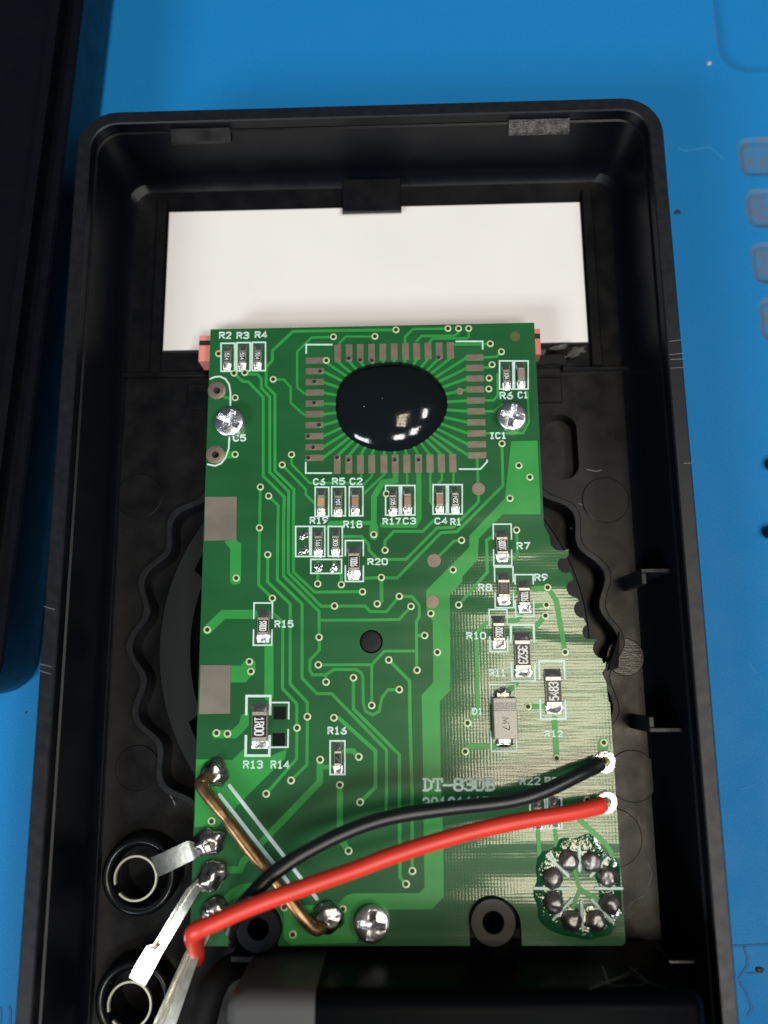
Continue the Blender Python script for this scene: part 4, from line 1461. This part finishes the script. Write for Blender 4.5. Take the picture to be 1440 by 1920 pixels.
# ------------------------------------------------------------------ shunt wire
pts = [s3(*p) for p in ((398, 1452, 9.0), (382, 1462, 10.0), (376, 1472, 10.4), (398, 1501, 10.7), (425, 1535, 10.9), (467, 1591, 11.0), (505, 1637, 11.0), (545, 1690, 10.9), (575, 1728, 10.5), (592, 1743, 10.1), (602, 1738, 9.6), (612, 1728, 9.0))]
sh = empty('shunt_wire', pts[5], 'bent copper shunt wire soldered slantwise across the lower left board', 'shunt wire')
sp = spline(pts, 10)
mb = MB()
pinch = lambda t: 0.66 + 0.035 * math.sin(t * 30) - 0.10 * math.exp(-((t - 0.36) / 0.015) ** 2) - 0.10 * math.exp(-((t - 0.52) / 0.015) ** 2)
put_tube(mb, sp, pinch, 18)
mb.build('wire', M['copper'], sh, smooth=True)

# ------------------------------------------------------------------ insulated wires
bl = [s3(*p) for p in ((1126, 1431, 9.85), (1112, 1440, 10.2), (1085, 1453, 11.0), (1019, 1484, 12.0), (950, 1503, 12.6), (839, 1516, 13.4), (760, 1527, 14.0), (701, 1541, 14.5), (645, 1562, 15.0), (590, 1589, 15.6), (545, 1615, 16.0),
                       (507, 1643, 16.2), (473, 1677, 16.3), (452, 1700, 14.6), (440, 1722, 11.5), (434, 1742, 8.5), (434, 1765, 5.5))]
th = empty('black_wire', bl[0], 'black insulated wire arching from the right board edge to the lower left', 'wire')
mb = MB()
put_tube(mb, spline(bl, 8), lambda t: 0.75 + 0.012 * math.sin(t * 41) + 0.01 * math.sin(t * 17 + 1), 20)
mb.build('insulation', M['black_wire'], th, smooth=True, angle=60)
mb = MB()
for k in range(6):
    j = lambda q: q + 2.6 * math.sin(k * 2.3 + q)
    put_tube(mb, spline([s3(1124, 1431 + 3 * math.sin(k * 1.1), 9.8 + 0.2 * math.cos(k * 1.1)), s3(1131 + 2 * math.cos(k * 1.7), 1427 + 3 * math.sin(k * 1.7), 9.45), s3(1134 + 4 * math.cos(k * 1.9), 1427 + 4 * math.sin(k * 1.9), 8.7)], 6), 0.17, 8)
mb.build('conductor', M['strand'], th, smooth=True)
rd = [s3(*p) for p in ((1130, 1508, 9.75), (1115, 1514, 10.2), (1061, 1525.5, 11.2), (978, 1539, 12.4), (894, 1557, 13.4), (811, 1580, 14.3), (728, 1607, 15.3), (673, 1628, 16.0), (590, 1657, 17.2), (479, 1697, 18.6), (404, 1729, 19.4),
                       (372, 1743, 19.5), (362, 1752, 18.6), (364, 1765, 15.0), (369, 1784, 9.0), (372, 1796, 5.5))]
th = empty('red_wire', rd[0], 'red insulated wire running slantwise over the lower part of the board', 'wire')
mb = MB()
put_tube(mb, spline(rd, 8), lambda t: 0.83 + 0.012 * math.sin(t * 37) + 0.01 * math.sin(t * 15 + 2), 20)
mb.build('insulation', M['red_wire'], th, smooth=True, angle=60)
mb = MB()
for k in range(6):
    put_tube(mb, spline([s3(1128, 1508 + 3 * math.sin(k * 1.1), 9.7 + 0.2 * math.cos(k * 1.1)), s3(1134 + 2 * math.cos(k * 1.7), 1504 + 3 * math.sin(k * 1.7), 9.35), s3(1137 + 4 * math.cos(k * 1.9), 1503 + 4 * math.sin(k * 1.9), 8.7)], 6), 0.17, 8)
mb.build('conductor', M['terminal'], th, smooth=True)
lead = [s3(*p) for p in ((470, 1800, 4.5), (450, 1808, 6), (425, 1820, 8.0), (402, 1850, 9.5), (385, 1905, 10.0), (370, 1990, 10))]
th = empty('battery_lead', lead[3], 'thick black sleeve of the battery lead at the lower picture edge', 'cable')
mb = MB()
put_tube(mb, spline(lead, 8), 1.35, 20)
mb.build('sleeve', M['plastic_matt'], th, smooth=True, angle=60)

# ------------------------------------------------------------------ battery
BZ0, BZ1 = ZF + 0.02, 19.5
bx0, bx1, by1 = spot(425, 1915, 19.0)[0], 26.6, -28.75 - 1.1
by1 = spot(720, 1866, BZ1)[1] + 0.2
by0 = by1 - 25.5
bat = empty('battery', ((bx0 + bx1) / 2, (by0 + by1) / 2, BZ0), 'black block battery with a grey band below the circuit board', 'battery')
split = spot(590, 1890, BZ1)[0]


def bat_ring(x, k):
    r = 1.6
    out = []
    for cy, cz, a in ((by1 - r, BZ1 - r, 0), (by0 + r, BZ1 - r, PI / 2), (by0 + r, BZ0 + r, PI), (by1 - r, BZ0 + r, 1.5 * PI)):
        for i in range(7):
            t = a + PI / 2 * i / 6
            out.append((x, cy + (r - k) * math.cos(t), cz + (r - k) * math.sin(t)))
    return out


mb = MB()
mb.loops([bat_ring(bx0, 1.2), bat_ring(bx0 + 0.3, 0.55), bat_ring(bx0 + 1.0, 0.12), bat_ring(bx0 + 1.6, 0.0), bat_ring(split, 0.0)][::1], True, False, False)
mb.loops([bat_ring(bx0, 1.2)], True, True, False)
mb.build('grey_band', M['battery_grey'], bat, smooth=True, angle=60)
mb = MB()
mb.loops([bat_ring(split, 0.0), bat_ring(bx1 - 1.0, 0.0), bat_ring(bx1 - 0.4, 0.3), bat_ring(bx1, 0.9)], True, False, True)
mb.build('wrap', M['battery_black'], bat, smooth=True, angle=60)


def on_side(u, v, z_guess=None):
    """photo point on the upright battery face"""
    d = RM @ Vector(((u - 720) / FPX, (960 - v) / FPX, -1))
    t = (by1 + 0.03) / d.y
    return (d.x * t, by1 + 0.03, CAM_H + d.z * t)


mb = MB()
k = 0
for ln in ([(1130, 1812), (1140, 1842), (1182, 1827), (1215, 1842)], [(1180, 1812), (1215, 1842), (1250, 1854)], [(1127, 1840), (1150, 1848), (1200, 1848), (1216, 1841)], [(1104, 1856), (1140, 1841), (1200, 1815)]):
    for (p, q) in zip(ln[:-1], ln[1:]):
        a, b = Vector(on_side(*p)), Vector(on_side(*q))
        d = (b - a).normalized()
        nrm = Vector((0, 1, 0)).cross(d).normalized() * 0.09
        k += 1
        off = Vector((0, 0.004 * k, 0))
        mb.put([tuple(a + nrm + off), tuple(b + nrm + off), tuple(b - nrm + off), tuple(a - nrm + off)], [(0, 1, 2, 3)])
mb.build('crossed_bin_symbol', M['battery_print'], bat)

# ------------------------------------------------------------------ back cover beside the case
cov = None
p0, p1 = Vector((*spot(158, 0, 11.0), 0)), Vector((*spot(2, 1290, 11.0), 0))
dirv = (p1 - p0).normalized()
nrm = Vector((dirv.y, -dirv.x, 0))         # to the left of the picture
if nrm.x > 0:
    nrm = -nrm
org = p1 + Vector((0, 0, 0))
cov = empty('back_cover', (org.x + nrm.x * 35, org.y - dirv.y * 60, 0), 'dark back half of the meter case cut off by the left picture edge', 'case cover')


def cring(inset, r, z):
    out = []
    for x, y in rrect(inset, inset, 72 - inset, 126 - inset, max(r, 0.2), 6):
        q = org + nrm * x - dirv * y + dirv * 1.5
        out.append((q.x, q.y, z))
    return out


mb = MB()
mb.loops([cring(1.2, 3.0, 0.02), cring(0.6, 4.2, 1.2), cring(0.35, 4.6, 4.5), cring(0.0, 4.6, 11.0), cring(0.25, 4.4, 11.3), cring(1.2, 3.8, 11.3), cring(1.35, 3.6, 10.5), cring(2.2, 3.2, 10.5), cring(2.35, 3.0, 12.6),
          cring(3.4, 2.6, 12.7), cring(3.8, 2.4, 11.8), cring(5.6, 2.0, 6.2)], True, True, True)
mb.build('cover_shell', M['plastic'], cov, smooth=True, angle=30)

# two dark screws at the right picture edge
for i, (u, vv) in enumerate(((1452, 868), (1447, 996))):
    c = spot(u, vv, 1.0)
    th = empty('loose_screw', (c[0], c[1], 0), ('upper' if i == 0 else 'lower') + ' of two small dark screws at the right picture edge', 'screw', 'loose screws on the mat')
    mb = MB()
    put_lathe(mb, c[0], c[1], [(0.75, 0.0), (0.8, 0.6), (0.6, 1.2), (0.02, 1.35)], 20)
    mb.build('head', M['plastic_shiny'], th, smooth=True, angle=40)
